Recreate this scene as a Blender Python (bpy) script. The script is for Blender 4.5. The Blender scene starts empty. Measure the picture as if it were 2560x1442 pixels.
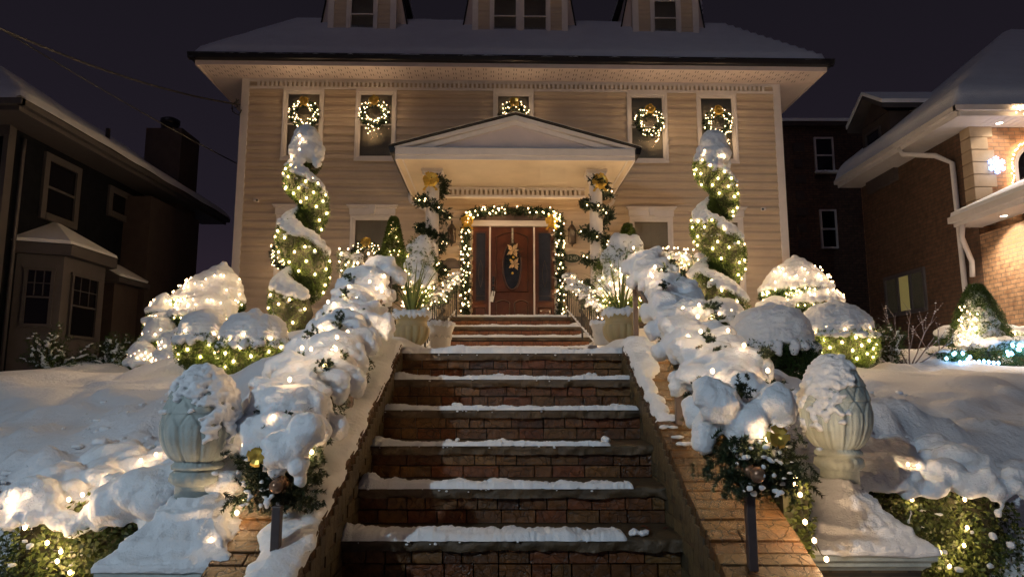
import bpy, math, random
import numpy as np
from mathutils import Vector, Matrix, noise
random.seed(7); rng = np.random.default_rng(7)
C = bpy.context.scene.collection
SC = bpy.context.scene
PI = math.pi; R = math.radians

# ------------------------------------------------------------------ camera, world, light
EYE = 1.635                       # eye height above the sidewalk; the code below works relative to the eye
FPX = 1707.0; PITCH = math.atan(239 / FPX)
cd = bpy.data.cameras.new('camera'); cam = bpy.data.objects.new('camera', cd); C.objects.link(cam)
cd.sensor_width = 36; cd.lens = FPX / 2560 * 36; cd.clip_end = 2000; cd.clip_start = .05
cam.location = (0, 0, 0); cam.rotation_euler = (PI / 2 + PITCH, 0, 0); SC.camera = cam

SC.view_settings.view_transform = 'Standard'; SC.view_settings.look = 'None'
SC.view_settings.exposure = 0; SC.view_settings.gamma = 1
SC.cycles.max_bounces = 5; SC.cycles.diffuse_bounces = 3; SC.cycles.glossy_bounces = 2
SC.cycles.transmission_bounces = 3; SC.cycles.transparent_max_bounces = 8
SC.cycles.sample_clamp_indirect = 3; SC.cycles.sample_clamp_direct = 8
SC.cycles.use_denoising = True; SC.cycles.caustics_reflective = False; SC.cycles.caustics_refractive = False
SC.cycles.use_adaptive_sampling = True; SC.cycles.adaptive_threshold = .015
SC.cycles.use_light_tree = True

w = bpy.data.worlds.new('World'); SC.world = w; w.use_nodes = True
nt = w.node_tree; nt.nodes.clear()
wo = nt.nodes.new('ShaderNodeOutputWorld'); bg = nt.nodes.new('ShaderNodeBackground')
tc = nt.nodes.new('ShaderNodeTexCoord'); sp = nt.nodes.new('ShaderNodeSeparateXYZ'); cr = nt.nodes.new('ShaderNodeValToRGB')
nz = nt.nodes.new('ShaderNodeTexNoise'); nz.inputs['Scale'].default_value = 1.6; nz.inputs['Detail'].default_value = 3
ad = nt.nodes.new('ShaderNodeMath'); ad.operation = 'MULTIPLY_ADD'; ad.inputs[1].default_value = .22
nt.links.new(tc.outputs['Generated'], sp.inputs[0]); nt.links.new(tc.outputs['Generated'], nz.inputs['Vector'])
nt.links.new(nz.outputs['Fac'], ad.inputs[0]); nt.links.new(sp.outputs['Z'], ad.inputs[2])
nt.links.new(ad.outputs[0], cr.inputs[0]); nt.links.new(cr.outputs[0], bg.inputs[0]); nt.links.new(bg.outputs[0], wo.inputs[0])
e = cr.color_ramp.elements
e[0].position = .08; e[0].color = (.036, .023, .036, 1)
e[1].position = .75; e[1].color = (.0098, .0084, .0122, 1)
m_ = e.new(.36); m_.color = (.0165, .0130, .0205, 1)
bg.inputs[1].default_value = .85

def light(name, kind, loc, energy, col, **kw):
    l = bpy.data.lights.new(name, kind); l.energy = energy; l.color = col
    for k, v in kw.items(): setattr(l, k, v)
    o = bpy.data.objects.new(name, l); C.objects.link(o); o.location = loc; return o
def aim(o, target): o.rotation_euler = (Vector(target) - Vector(o.location)).to_track_quat('-Z', 'Y').to_euler()
# the street lamp behind the photographer's left shoulder
sl = light('street_lamp_light', 'SPOT', (-6.8, -6.0, 5.3), 2100, (.70, .88, 1.0), spot_size=R(82), spot_blend=1.0, shadow_soft_size=.12)
aim(sl, (-.2, 3.2, -1.2))
moon = light('sun', 'SUN', (0, 0, 30), .075, (.80, .72, .95), angle=R(25)); moon.rotation_euler = (R(48), 0, R(-20))

# ------------------------------------------------------------------ helpers
def P(px, py, Y):
    u = (px - 1280) / FPX; v = (721 - py) / FPX
    y = math.cos(PITCH) - v * math.sin(PITCH); z = math.sin(PITCH) + v * math.cos(PITCH)
    return Vector((u / y * Y, Y, z / y * Y))

def node(t, kind, **kw):
    n = t.nodes.new(kind)
    for k, v in kw.items():
        if k in n.inputs: n.inputs[k].default_value = v
        else: setattr(n, k, v)
    return n
def rgba(c): return (c[0], c[1], c[2], 1)
def newmat(name):
    m = bpy.data.materials.new(name); m.use_nodes = True
    t = m.node_tree; b = t.nodes['Principled BSDF']; return m, t, b
def mat(name, col, rough=.6, var=.15, scale=6, bump=0, bscale=40, metal=0, spec=.5, isl=0, col2=None, sss=0, dist=.01, coat=0):
    m, t, b = newmat(name)
    b.inputs['Roughness'].default_value = rough; b.inputs['Metallic'].default_value = metal
    b.inputs['Specular IOR Level'].default_value = spec; b.inputs['Coat Weight'].default_value = coat
    tc = node(t, 'ShaderNodeTexCoord'); n = node(t, 'ShaderNodeTexNoise', Scale=scale, Detail=5.0, Roughness=.6)
    t.links.new(tc.outputs['Object'], n.inputs['Vector'])
    mx = node(t, 'ShaderNodeMix', data_type='RGBA')
    c2 = col2 or tuple(min(1, c * (1 + var)) for c in col); c1 = tuple(c * (1 - var) for c in col)
    if col2: c1 = col
    mx.inputs[6].default_value = rgba(c1); mx.inputs[7].default_value = rgba(c2)
    mr = node(t, 'ShaderNodeMapRange'); mr.inputs[1].default_value = .32; mr.inputs[2].default_value = .68
    t.links.new(n.outputs['Fac'], mr.inputs[0])
    t.links.new(mr.outputs[0], mx.inputs[0]); out = mx.outputs[2]
    if isl:
        g = node(t, 'ShaderNodeNewGeometry'); h = node(t, 'ShaderNodeHueSaturation')
        r2 = node(t, 'ShaderNodeMapRange'); r2.inputs[3].default_value = 1 - isl; r2.inputs[4].default_value = 1 + isl
        t.links.new(g.outputs['Random Per Island'], r2.inputs[0]); t.links.new(r2.outputs[0], h.inputs['Value'])
        t.links.new(out, h.inputs['Color']); out = h.outputs[0]
    t.links.new(out, b.inputs['Base Color'])
    if bump:
        n2 = node(t, 'ShaderNodeTexNoise', Scale=bscale, Detail=6.0, Roughness=.65); bp = node(t, 'ShaderNodeBump', Strength=bump, Distance=dist)
        t.links.new(tc.outputs['Object'], n2.inputs['Vector']); t.links.new(n2.outputs['Fac'], bp.inputs['Height']); t.links.new(bp.outputs[0], b.inputs['Normal'])
    if sss:
        b.inputs['Subsurface Weight'].default_value = sss; b.inputs['Subsurface Radius'].default_value = (1, .85, .75); b.inputs['Subsurface Scale'].default_value = .03
    return m
def emit(name, col, strength, back=None):
    m, t, b = newmat(name); b.inputs['Base Color'].default_value = rgba(col)
    b.inputs['Emission Color'].default_value = rgba(col); b.inputs['Emission Strength'].default_value = strength
    m.cycles.emission_sampling = 'FRONT'
    return m
def brickmat(name, axis, c1, c2, mortar, bw=.21, bh=.07, rough=.75, off=.5, bump=.5):
    m, t, b = newmat(name); b.inputs['Roughness'].default_value = rough
    tc = node(t, 'ShaderNodeTexCoord'); s = node(t, 'ShaderNodeSeparateXYZ'); c = node(t, 'ShaderNodeCombineXYZ')
    t.links.new(tc.outputs['Object'], s.inputs[0]); t.links.new(s.outputs[axis], c.inputs[0]); t.links.new(s.outputs['Z'], c.inputs[1])
    br = node(t, 'ShaderNodeTexBrick'); br.offset = off
    for k, v in (('Color1', rgba(c1)), ('Color2', rgba(c2)), ('Mortar', rgba(mortar)), ('Scale', 1.0), ('Mortar Size', .008), ('Brick Width', bw), ('Row Height', bh), ('Mortar Smooth', .1)): br.inputs[k].default_value = v
    t.links.new(c.outputs[0], br.inputs['Vector'])
    n = node(t, 'ShaderNodeTexNoise', Scale=9.0, Detail=6.0); t.links.new(tc.outputs['Object'], n.inputs['Vector'])
    mx = node(t, 'ShaderNodeMix', data_type='RGBA', blend_type='MULTIPLY'); mx.inputs[0].default_value = .8
    mr = node(t, 'ShaderNodeMapRange'); mr.inputs[1].default_value = .3; mr.inputs[2].default_value = .7; mr.inputs[3].default_value = .45; mr.inputs[4].default_value = 1.25
    t.links.new(n.outputs['Fac'], mr.inputs[0]); t.links.new(br.outputs['Color'], mx.inputs[6]); t.links.new(mr.outputs[0], mx.inputs[7]); t.links.new(mx.outputs[2], b.inputs['Base Color'])
    mth = node(t, 'ShaderNodeMath', operation='SUBTRACT'); t.links.new(n.outputs['Fac'], mth.inputs[0]); t.links.new(br.outputs['Fac'], mth.inputs[1])
    bp = node(t, 'ShaderNodeBump', Strength=bump, Distance=.008); t.links.new(mth.outputs[0], bp.inputs['Height']); t.links.new(bp.outputs[0], b.inputs['Normal'])
    return m
def stonebrick(name, cols, rough=.45, weath=(.25, 1.3)):
    """bricks modelled one by one: each takes its own colour, cracked and weathered"""
    m, t, b = newmat(name); b.inputs['Roughness'].default_value = rough
    tc = node(t, 'ShaderNodeTexCoord'); g = node(t, 'ShaderNodeNewGeometry'); r = node(t, 'ShaderNodeValToRGB'); r.color_ramp.interpolation = 'LINEAR'
    el = r.color_ramp.elements
    for i, c in enumerate(cols):
        q = el[i] if i < 2 else el.new(.5)
        q.position = i / (len(cols) - 1); q.color = rgba(c)
    t.links.new(g.outputs['Random Per Island'], r.inputs[0])
    n = node(t, 'ShaderNodeTexNoise', Scale=22.0, Detail=7.0, Roughness=.7); v = node(t, 'ShaderNodeTexVoronoi', Scale=17.0, feature='DISTANCE_TO_EDGE')
    n0 = node(t, 'ShaderNodeTexNoise', Scale=7.0, Detail=3.0); ma = node(t, 'ShaderNodeMix', data_type='RGBA'); ma.inputs[0].default_value = .12
    t.links.new(tc.outputs['Object'], n.inputs['Vector']); t.links.new(tc.outputs['Object'], n0.inputs['Vector'])
    t.links.new(tc.outputs['Object'], ma.inputs[6]); t.links.new(n0.outputs['Color'], ma.inputs[7]); t.links.new(ma.outputs[2], v.inputs['Vector'])
    cr = node(t, 'ShaderNodeMapRange'); cr.inputs[1].default_value = 0; cr.inputs[2].default_value = .03; cr.inputs[3].default_value = .25; t.links.new(v.outputs['Distance'], cr.inputs[0])
    mr = node(t, 'ShaderNodeMapRange'); mr.inputs[1].default_value = .3; mr.inputs[2].default_value = .7; mr.inputs[3].default_value = weath[0]; mr.inputs[4].default_value = weath[1]; t.links.new(n.outputs['Fac'], mr.inputs[0])
    mm = node(t, 'ShaderNodeMath', operation='MULTIPLY'); t.links.new(cr.outputs[0], mm.inputs[0]); t.links.new(mr.outputs[0], mm.inputs[1])
    mx = node(t, 'ShaderNodeMix', data_type='RGBA', blend_type='MULTIPLY'); mx.inputs[0].default_value = 1
    t.links.new(r.outputs[0], mx.inputs[6]); t.links.new(mm.outputs[0], mx.inputs[7]); t.links.new(mx.outputs[2], b.inputs['Base Color'])
    bp = node(t, 'ShaderNodeBump', Strength=.7, Distance=.006); t.links.new(mm.outputs[0], bp.inputs['Height']); t.links.new(bp.outputs[0], b.inputs['Normal'])
    return m
def foliage(name, c1, c2, rough=.5, trans=.25):
    m, t, b = newmat(name); b.inputs['Roughness'].default_value = rough; b.inputs['Specular IOR Level'].default_value = .35
    g = node(t, 'ShaderNodeNewGeometry'); r = node(t, 'ShaderNodeValToRGB')
    r.color_ramp.elements[0].color = rgba(c1); r.color_ramp.elements[1].color = rgba(c2)
    t.links.new(g.outputs['Random Per Island'], r.inputs[0])
    tc = node(t, 'ShaderNodeTexCoord'); n = node(t, 'ShaderNodeTexNoise', Scale=4.5, Detail=2.0); t.links.new(tc.outputs['Object'], n.inputs['Vector'])
    mr = node(t, 'ShaderNodeMapRange'); mr.inputs[1].default_value = .35; mr.inputs[2].default_value = .65; mr.inputs[3].default_value = .6; mr.inputs[4].default_value = 1.25; t.links.new(n.outputs['Fac'], mr.inputs[0])
    h = node(t, 'ShaderNodeHueSaturation'); t.links.new(mr.outputs[0], h.inputs['Value']); t.links.new(r.outputs[0], h.inputs['Color']); t.links.new(h.outputs[0], b.inputs['Base Color'])
    if trans:
        tr = node(t, 'ShaderNodeBsdfTranslucent'); ms = node(t, 'ShaderNodeMixShader'); ms.inputs[0].default_value = trans
        t.links.new(h.outputs[0], tr.inputs[0]); o = t.nodes['Material Output']
        t.links.new(b.outputs[0], ms.inputs[1]); t.links.new(tr.outputs[0], ms.inputs[2]); t.links.new(ms.outputs[0], o.inputs[0])
    return m
def glassmat(name, tint=(.96, .95, .93)):
    m, t, b = newmat(name); t.nodes.remove(b)
    gl = node(t, 'ShaderNodeBsdfGlossy', Roughness=.03); tr = node(t, 'ShaderNodeBsdfTransparent'); tr.inputs[0].default_value = rgba(tint)
    f = node(t, 'ShaderNodeFresnel', IOR=1.5); ms = node(t, 'ShaderNodeMixShader')
    t.links.new(f.outputs[0], ms.inputs[0]); t.links.new(tr.outputs[0], ms.inputs[1]); t.links.new(gl.outputs[0], ms.inputs[2]); t.links.new(ms.outputs[0], t.nodes['Material Output'].inputs[0])
    return m

M = {}
M['snow'] = mat('snow', (.80, .82, .86), .6, .04, 3, bump=.9, bscale=38, spec=.25, sss=.38, dist=.016)
M['snow_fine'] = mat('snow_fine', (.80, .82, .86), .6, .05, 8, bump=.8, bscale=120, spec=.25, dist=.01)
M['lawn_snow'] = mat('lawn_snow', (.76, .77, .81), .6, .06, .8, bump=.75, bscale=19, spec=.2, dist=.03)
M['siding'] = mat('siding', (.62, .50, .365), .5, .05, 3, bump=.05, bscale=30)
M['trim'] = mat('white_trim', (.78, .72, .68), .5, .05, 5)
M['soffit'] = mat('soffit', (.70, .60, .57), .55, .05, 4)
M['ceil'] = mat('porch_ceiling', (.70, .60, .47), .6, .09, 1.6)
M['slot'] = mat('vent_slot', (.03, .02, .02), .8)
M['gutter'] = mat('black_gutter', (.008, .008, .01), .35, .1)
M['roofshingle'] = mat('shingle', (.02, .018, .018), .8)
M['int'] = mat('interior', (.10, .10, .085), .8, .15, 2)
M['blind_dim'] = mat('blind_dim', (.05, .05, .035), .8)
M['blind'] = mat('blind', (.48, .43, .35), .8, .08, 2)
M['darkint'] = mat('dark_interior', (.012, .012, .013), .8)
M['muntin'] = mat('muntin', (.45, .43, .36), .6)
M['glass'] = glassmat('window_glass')
M['wood'] = mat('mahogany', (.092, .028, .010), .3, .3, 5, spec=.5, coat=.3)
M['wood_dark'] = mat('dark_wood', (.045, .014, .007), .35, .3, 5)
M['lintel'] = mat('brown_lintel', (.09, .055, .045), .6, .15)
M['doorglass'] = mat('door_glass', (.025, .03, .045), .12, .2, 8)
M['iron'] = mat('wrought_iron', (.012, .011, .012), .4, .2, 20)
M['post'] = mat('brown_post', (.05, .035, .035), .45, .2, 20, bump=.2)
M['lantern'] = mat('bronze_lantern', (.028, .018, .013), .45, .2, 20)
M['lantern_glass'] = mat('lantern_glass', (.10, .075, .055), .15, .2, 20)
M['gold'] = mat('gold_ribbon', (.75, .50, .10), .28, .15, 20, metal=.75, isl=.2)
M['sign'] = mat('sign_green', (.02, .035, .022), .35)
M['signtext'] = mat('sign_letters', (.30, .31, .26), .5)
M['plaque'] = mat('plaque', (.08, .065, .06), .5)
M['tag'] = mat('tag_paper', (.8, .8, .78), .6)
M['stone'] = mat('bluestone', (.040, .026, .014), .5, .4, 9, bump=.9, bscale=28, dist=.012, col2=(.090, .058, .028))
M['brick'] = stonebrick('stair_brick', [(.07, .022, .006), (.13, .05, .013), (.16, .08, .022), (.09, .05, .016), (.15, .04, .010)], .32)
M['capbrick'] = stonebrick('coping_brick', [(.075, .040, .016), (.105, .060, .023), (.065, .045, .020), (.09, .040, .014)], .27, (.4, 1.25))
M['sidebrick'] = stonebrick('side_brick', [(.085, .062, .030), (.105, .078, .037), (.065, .052, .030)], .5, (.4, 1.2))
M['porchbrick'] = stonebrick('porch_brick', [(.20, .062, .018), (.26, .10, .035), (.24, .14, .055), (.19, .055, .018)], .5, (.6, 1.2))
M['mortar'] = mat('mortar', (.022, .017, .012), .9, .3, 12, bump=.5)
M['cheek'] = brickmat('cheek_wall_brick', 'Y', (.06, .032, .015), (.085, .055, .025), (.014, .012, .010), .2, .068, .5)
M['pierbrick'] = brickmat('pier_brick', 'X', (.10, .075, .04), (.06, .04, .022), (.03, .026, .02), .17, .075, .6)
M['cast'] = mat('cast_stone', (.34, .385, .375), .75, .25, 7, bump=.6, bscale=60, dist=.008)
M['urn'] = mat('urn_stone', (.44, .32, .17), .6, .22, 6, bump=.4, bscale=50, col2=(.36, .30, .14))
M['pot'] = mat('white_pot', (.62, .58, .52), .6, .12, 5, bump=.2)
M['boxwood'] = foliage('boxwood_leaf', (.035, .055, .014), (.10, .125, .03))
M['cedar'] = foliage('cedar_leaf', (.028, .055, .010), (.12, .17, .026))
M['pine'] = foliage('garland_needle', (.010, .022, .012), (.030, .050, .018), trans=.1)
M['darkbox'] = foliage('dark_cedar_leaf', (.012, .035, .008), (.05, .09, .018))
M['core'] = mat('inner_twigs', (.022, .022, .010), .9, .4, 9, bump=.6, bscale=30)
M['bark'] = mat('bark', (.075, .04, .025), .85, .3, 14, bump=.7)
M['yucca'] = foliage('strap_leaf', (.12, .17, .05), (.28, .33, .10))
M['wire'] = mat('green_wire', (.008, .013, .009), .5)
M['bulb_near'] = emit('warm_bulb_near', (1, .64, .33), 500)
M['bulb'] = emit('warm_bulb', (1, .65, .34), 310)
M['bulb_small'] = emit('warm_bulb_tiny', (1, .65, .34), 230)
M['bulb_door'] = emit('warm_bulb_small', (1, .64, .32), 90)
M['bulb_blue'] = emit('blue_bulb', (.30, .62, 1), 60)
M['bulb_wreath'] = emit('warm_bulb_wreath', (1, .66, .35), 90)
M['flake'] = emit('snowflake_tube', (.30, .48, 1), 5)
M['ornament'] = mat('brown_ornament', (.32, .19, .12), .15, .1, metal=.6)
M['poin'] = mat('poinsettia', (.62, .42, .22), .45, .2, 20, isl=.2)
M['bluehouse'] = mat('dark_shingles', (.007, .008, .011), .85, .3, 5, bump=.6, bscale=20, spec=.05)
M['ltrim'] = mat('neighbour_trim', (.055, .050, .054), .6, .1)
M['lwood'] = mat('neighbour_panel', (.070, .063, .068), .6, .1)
M['stucco'] = mat('chimney_stucco', (.05, .036, .034), .85, .15, 6, bump=.3)
M['pane_dark'] = mat('dark_pane', (.006, .006, .008), .08, .2)
M['rbrick_y_shade'] = brickmat('neighbour_brick_side_shaded', 'Y', (.10, .05, .028), (.07, .034, .018), (.045, .03, .02), .21, .075)  # unlit stretch of the side wall: its shade is painted into the brick colour
M['rbrick_low_lit'] = brickmat('neighbour_brick_low_lit', 'Y', (.34, .20, .11), (.26, .14, .07), (.12, .085, .06), .21, .075)  # same wall under the downlights: paler brick colour paints in their light
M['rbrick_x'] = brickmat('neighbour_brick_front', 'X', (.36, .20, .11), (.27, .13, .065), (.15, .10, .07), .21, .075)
M['dbrick_x'] = brickmat('old_brick', 'X', (.10, .05, .032), (.065, .032, .022), (.03, .02, .016), .21, .075)
M['quoin'] = mat('quoin_stone', (.38, .29, .20), .8, .1, 6, bump=.3)
M['rtrim'] = mat('neighbour_white_trim', (.55, .52, .52), .5, .06)
M['blindlit'] = emit('lit_blind', (.50, .46, .18), .05)
M['downlight'] = emit('downlight_lens', (1, .85, .65), 30)
M['twig'] = mat('snowy_twig', (.20, .16, .16), .8, .4, 30)
M['leafdead'] = mat('fallen_leaf', (.16, .035, .012), .6, .3, isl=.3)

BASE = {}
TOPH = []           # top-level things turned with the house
def props(o, label=None, cat=None, group=None, kind=None):
    if label: o['label'] = label
    if cat: o['category'] = cat
    if group: o['group'] = group
    if kind: o['kind'] = kind
def thing(name, label, cat, base, group=None, house=False):
    o = bpy.data.objects.new(name, None); o.empty_display_size = .2; C.objects.link(o)
    o.location = base; BASE[o] = Vector(base); props(o, label, cat, group)
    if house: TOPH.append(o)
    return o
def finish(name, me, m, parent, label, cat, group, kind, base, house):
    me.materials.append(m) if m else None
    o = bpy.data.objects.new(name, me); C.objects.link(o)
    if parent is not None:
        o.parent = parent; BASE[o] = BASE[parent]
        props(o, label)
    else:
        b = Vector(base) if base is not None else Vector((0, 0, 0)); o.location = b; BASE[o] = b
        props(o, label, cat, group, kind)
        if house: TOPH.append(o)
    if kind: o['kind'] = kind
    return o
def mesh_np(name, V, F, m, parent=None, smooth=False, label=None, cat=None, group=None, kind=None, base=None, house=False):
    V = np.asarray(V, dtype=np.float32); b = BASE[parent] if parent is not None else (Vector(base) if base is not None else Vector((0, 0, 0)))
    V = V - np.array(b[:], dtype=np.float32)
    me = bpy.data.meshes.new(name); F = np.asarray(F, dtype=np.int32); k = F.shape[1]
    me.vertices.add(len(V)); me.vertices.foreach_set('co', V.ravel())
    me.loops.add(F.size); me.loops.foreach_set('vertex_index', F.ravel())
    me.polygons.add(len(F)); me.polygons.foreach_set('loop_start', np.arange(0, F.size, k, dtype=np.int32))
    try: me.polygons.foreach_set('loop_total', np.full(len(F), k, dtype=np.int32))
    except Exception: pass
    me.update(calc_edges=True); me.validate()
    if smooth: me.polygons.foreach_set('use_smooth', np.ones(len(me.polygons), dtype=bool))
    return finish(name, me, m, parent, label, cat, group, kind, base, house)

class G:
    def __init__(s): s.v = []; s.f = []
    def add(s, vs, fs):
        n = len(s.v); s.v += [tuple(v) for v in vs]; s.f += [tuple(i + n for i in f) for f in fs]; return s
    def box(s, x0, x1, y0, y1, z0, z1):
        v = [(x0, y0, z0), (x1, y0, z0), (x1, y1, z0), (x0, y1, z0), (x0, y0, z1), (x1, y0, z1), (x1, y1, z1), (x0, y1, z1)]
        return s.add(v, [(0, 3, 2, 1), (4, 5, 6, 7), (0, 1, 5, 4), (1, 2, 6, 5), (2, 3, 7, 6), (3, 0, 4, 7)])
    def obox(s, c, size, mtx=None):
        h = [q / 2 for q in size]; g = G().box(-h[0], h[0], -h[1], h[1], -h[2], h[2])
        c = Vector(c); return s.add([(c + (mtx @ Vector(v) if mtx else Vector(v))) for v in g.v], g.f)
    def prism(s, poly, a, b, ax='x'):
        """poly in the two other axes, extruded along ax from a to b"""
        n = len(poly)
        def q(p, t): return {'x': (t, p[0], p[1]), 'y': (p[0], t, p[1]), 'z': (p[0], p[1], t)}[ax]
        v = [q(p, a) for p in poly] + [q(p, b) for p in poly]
        return s.add(v, [tuple(range(n))[::-1], tuple(range(n, 2 * n))] + [(i, (i + 1) % n, n + (i + 1) % n, n + i) for i in range(n)])
    def tube(s, pts, r, n=8, cap=True):
        pts = [Vector(p) for p in pts]; rs = r if isinstance(r, (list, tuple)) else [r] * len(pts); vs = []; up = Vector((0, 0, 1))
        prev = None
        for i, p in enumerate(pts):
            d = (pts[min(i + 1, len(pts) - 1)] - pts[max(i - 1, 0)])
            d = d.normalized() if d.length > 1e-9 else Vector((0, 0, 1))
            if prev is None:
                a = d.cross(up) if abs(d.z) < .95 else d.cross(Vector((1, 0, 0)))
            else: a = prev - d * prev.dot(d)
            a.normalize(); prev = a; b = d.cross(a)
            vs += [p + (a * math.cos(t) + b * math.sin(t)) * rs[i] for t in [2 * PI * k / n for k in range(n)]]
        fs = [(i * n + k, i * n + (k + 1) % n, (i + 1) * n + (k + 1) % n, (i + 1) * n + k) for i in range(len(pts) - 1) for k in range(n)]
        if cap: fs += [tuple(range(n))[::-1], tuple(range((len(pts) - 1) * n, len(pts) * n))]
        return s.add(vs, fs)
    def lathe(s, prof, c, n=24, fn=None, close=True):
        vs = []
        for (r, z) in prof:
            for k in range(n):
                t = 2 * PI * k / n; q = fn(r, z, t) if fn else r
                vs.append((c[0] + q * math.cos(t), c[1] + q * math.sin(t), c[2] + z))
        fs = [(i * n + k, i * n + (k + 1) % n, (i + 1) * n + (k + 1) % n, (i + 1) * n + k) for i in range(len(prof) - 1) for k in range(n)]
        if close: fs += [tuple(range(n))[::-1], tuple(range((len(prof) - 1) * n, len(prof) * n))]
        return s.add(vs, fs)
    def frame(s, x0, x1, z0, z1, w, y0, y1, wb=None):
        wb = wb or w
        s.box(x0, x1, y0, y1, z1 - w, z1); s.box(x0, x1, y0, y1, z0, z0 + wb)
        s.box(x0, x0 + w, y0, y1, z0 + wb, z1 - w); s.box(x1 - w, x1, y0, y1, z0 + wb, z1 - w); return s
    def build(s, name, m, parent=None, smooth=False, bevel=0, **kw):
        label = kw.get('label'); base = kw.get('base'); b = BASE[parent] if parent is not None else (Vector(base) if base is not None else Vector((0, 0, 0)))
        me = bpy.data.meshes.new(name); me.from_pydata([(v[0] - b[0], v[1] - b[1], v[2] - b[2]) for v in s.v], [], s.f); me.update()
        if smooth: me.polygons.foreach_set('use_smooth', [True] * len(me.polygons))
        o = finish(name, me, m, parent, label, kw.get('cat'), kw.get('group'), kw.get('kind'), base, kw.get('house', False))
        if bevel:
            md = o.modifiers.new('bevel', 'BEVEL'); md.width = bevel; md.segments = 2; md.limit_method = 'ANGLE'
        return o

def nrm(a): return a / np.maximum(np.linalg.norm(a, axis=1, keepdims=True), 1e-9)
def leaf_mesh(pos, nor, L, W, up=0.3, jit=.9):
    """one pointed leaf per position, roughly facing nor"""
    n = len(pos); nor = nrm(nor + rng.normal(0, jit, (n, 3)) * .6)
    t = nrm(np.cross(nor, rng.normal(0, 1, (n, 3)))); b = np.cross(nor, t)
    L = L * rng.uniform(.7, 1.3, (n, 1)); W = W * rng.uniform(.7, 1.3, (n, 1))
    d = nrm(nor * up + t)
    v = np.stack([pos, pos + d * L * .5 + b * W * .5, pos + d * L, pos + d * L * .5 - b * W * .5], 1).reshape(-1, 3)
    return v, np.arange(n * 4).reshape(-1, 4)
def sprig_mesh(pos, dirs, L, nn, nl, nw, spread=1.0):
    """sprigs of needles: pos, dirs (n,3)"""
    n = len(pos); dirs = nrm(dirs)
    P0 = np.repeat(pos, nn, 0); D = np.repeat(dirs, nn, 0); t = rng.uniform(.02, 1, (n * nn, 1))
    LL = np.repeat(L * rng.uniform(.7, 1.2, (n, 1)), nn, 0)
    side = rng.normal(0, 1, (n * nn, 3)); side = nrm(side - D * (side * D).sum(1, keepdims=True))
    nd = nrm(D * .55 + side * spread); a = P0 + D * LL * t
    wv = nrm(np.cross(nd, rng.normal(0, 1, (n * nn, 3)))) * nw * .5
    l = nl * rng.uniform(.7, 1.2, (n * nn, 1)) * (1.1 - .4 * t)
    v = np.stack([a - wv, a + wv, a + nd * l], 1).reshape(-1, 3)
    return v, np.arange(n * nn * 3).reshape(-1, 3)
def ell_shell(c, r, n, lo=.82, hi=1.06, zmin=-1, zmax=1, pw=2.0):
    """points in an ellipsoid (or rounder box, pw>2) shell; returns pos, normals"""
    out = []; no = []; k = 0
    while k < n:
        d = nrm(rng.normal(0, 1, (n * 2, 3))); d = d[(d[:, 2] > zmin) & (d[:, 2] < zmax)]
        s = (np.abs(d) ** pw).sum(1, keepdims=True) ** (-1 / pw)
        q = d * s * rng.uniform(lo, hi, (len(d), 1)); out.append(q * np.array(r) + np.array(c)); no.append(d); k += len(d)
    return np.concatenate(out)[:n], np.concatenate(no)[:n]

_ico = None
def ico():
    global _ico
    if _ico is None:
        import bmesh
        b = bmesh.new(); bmesh.ops.create_icosphere(b, subdivisions=2, radius=1)
        V = np.array([v.co[:] for v in b.verts]); F = np.array([[v.index for v in f.verts] for f in b.faces]); b.free(); _ico = (V, F)
    return _ico
def fbm(p, s, o=3):
    a = 0; k = 1; t = 0
    for i in range(o):
        a += noise.noise(Vector((p[0] * s, p[1] * s, p[2] * s))) * k; t += k; k *= .5; s *= 2.1
    return a / t
def blobs(lst, voxel=.02, amp=.012, sc=9, smooth=3, oct=3):
    """lst of (center, radii[, rotation matrix]) -> one fused lumpy surface (verts, quads)"""
    V0, F0 = ico(); V = []; F = []; n = 0
    for it in lst:
        c = np.array(it[0][:], dtype=float); r = np.array(it[1][:] if hasattr(it[1], '__len__') else (it[1],) * 3, dtype=float)
        q = V0 * r
        if len(it) > 2: q = q @ np.array(it[2]).T
        V.append(q + c); F.append(F0 + n); n += len(V0)
    V = np.concatenate(V); F = np.concatenate(F)
    me = bpy.data.meshes.new('t'); me.from_pydata(V.tolist(), [], F.tolist()); o = bpy.data.objects.new('t', me); C.objects.link(o)
    md = o.modifiers.new('r', 'REMESH'); md.mode = 'VOXEL'; md.voxel_size = voxel
    if smooth:
        ms = o.modifiers.new('s', 'SMOOTH'); ms.factor = .5; ms.iterations = smooth
    dg = bpy.context.evaluated_depsgraph_get(); ev = o.evaluated_get(dg); m2 = ev.to_mesh()
    nv = len(m2.vertices); co = np.empty(nv * 3, dtype=np.float32); m2.vertices.foreach_get('co', co); co = co.reshape(-1, 3)
    no = np.empty(nv * 3, dtype=np.float32); m2.vertex_normals.foreach_get('vector', no); no = no.reshape(-1, 3)
    nl = len(m2.loops); li = np.empty(nl, dtype=np.int32); m2.loops.foreach_get('vertex_index', li)
    ev.to_mesh_clear(); bpy.data.objects.remove(o); bpy.data.meshes.remove(me)
    F = li.reshape(-1, 4)
    if amp:
        d = np.array([fbm(c, sc, oct) for c in co]); d2 = np.array([noise.noise(Vector((c[0] * 34, c[1] * 34, c[2] * 34))) for c in co]); co = co + no * (d * amp * 2 + d2 * min(amp * .45, .006))[:, None]
    return co, F

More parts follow.
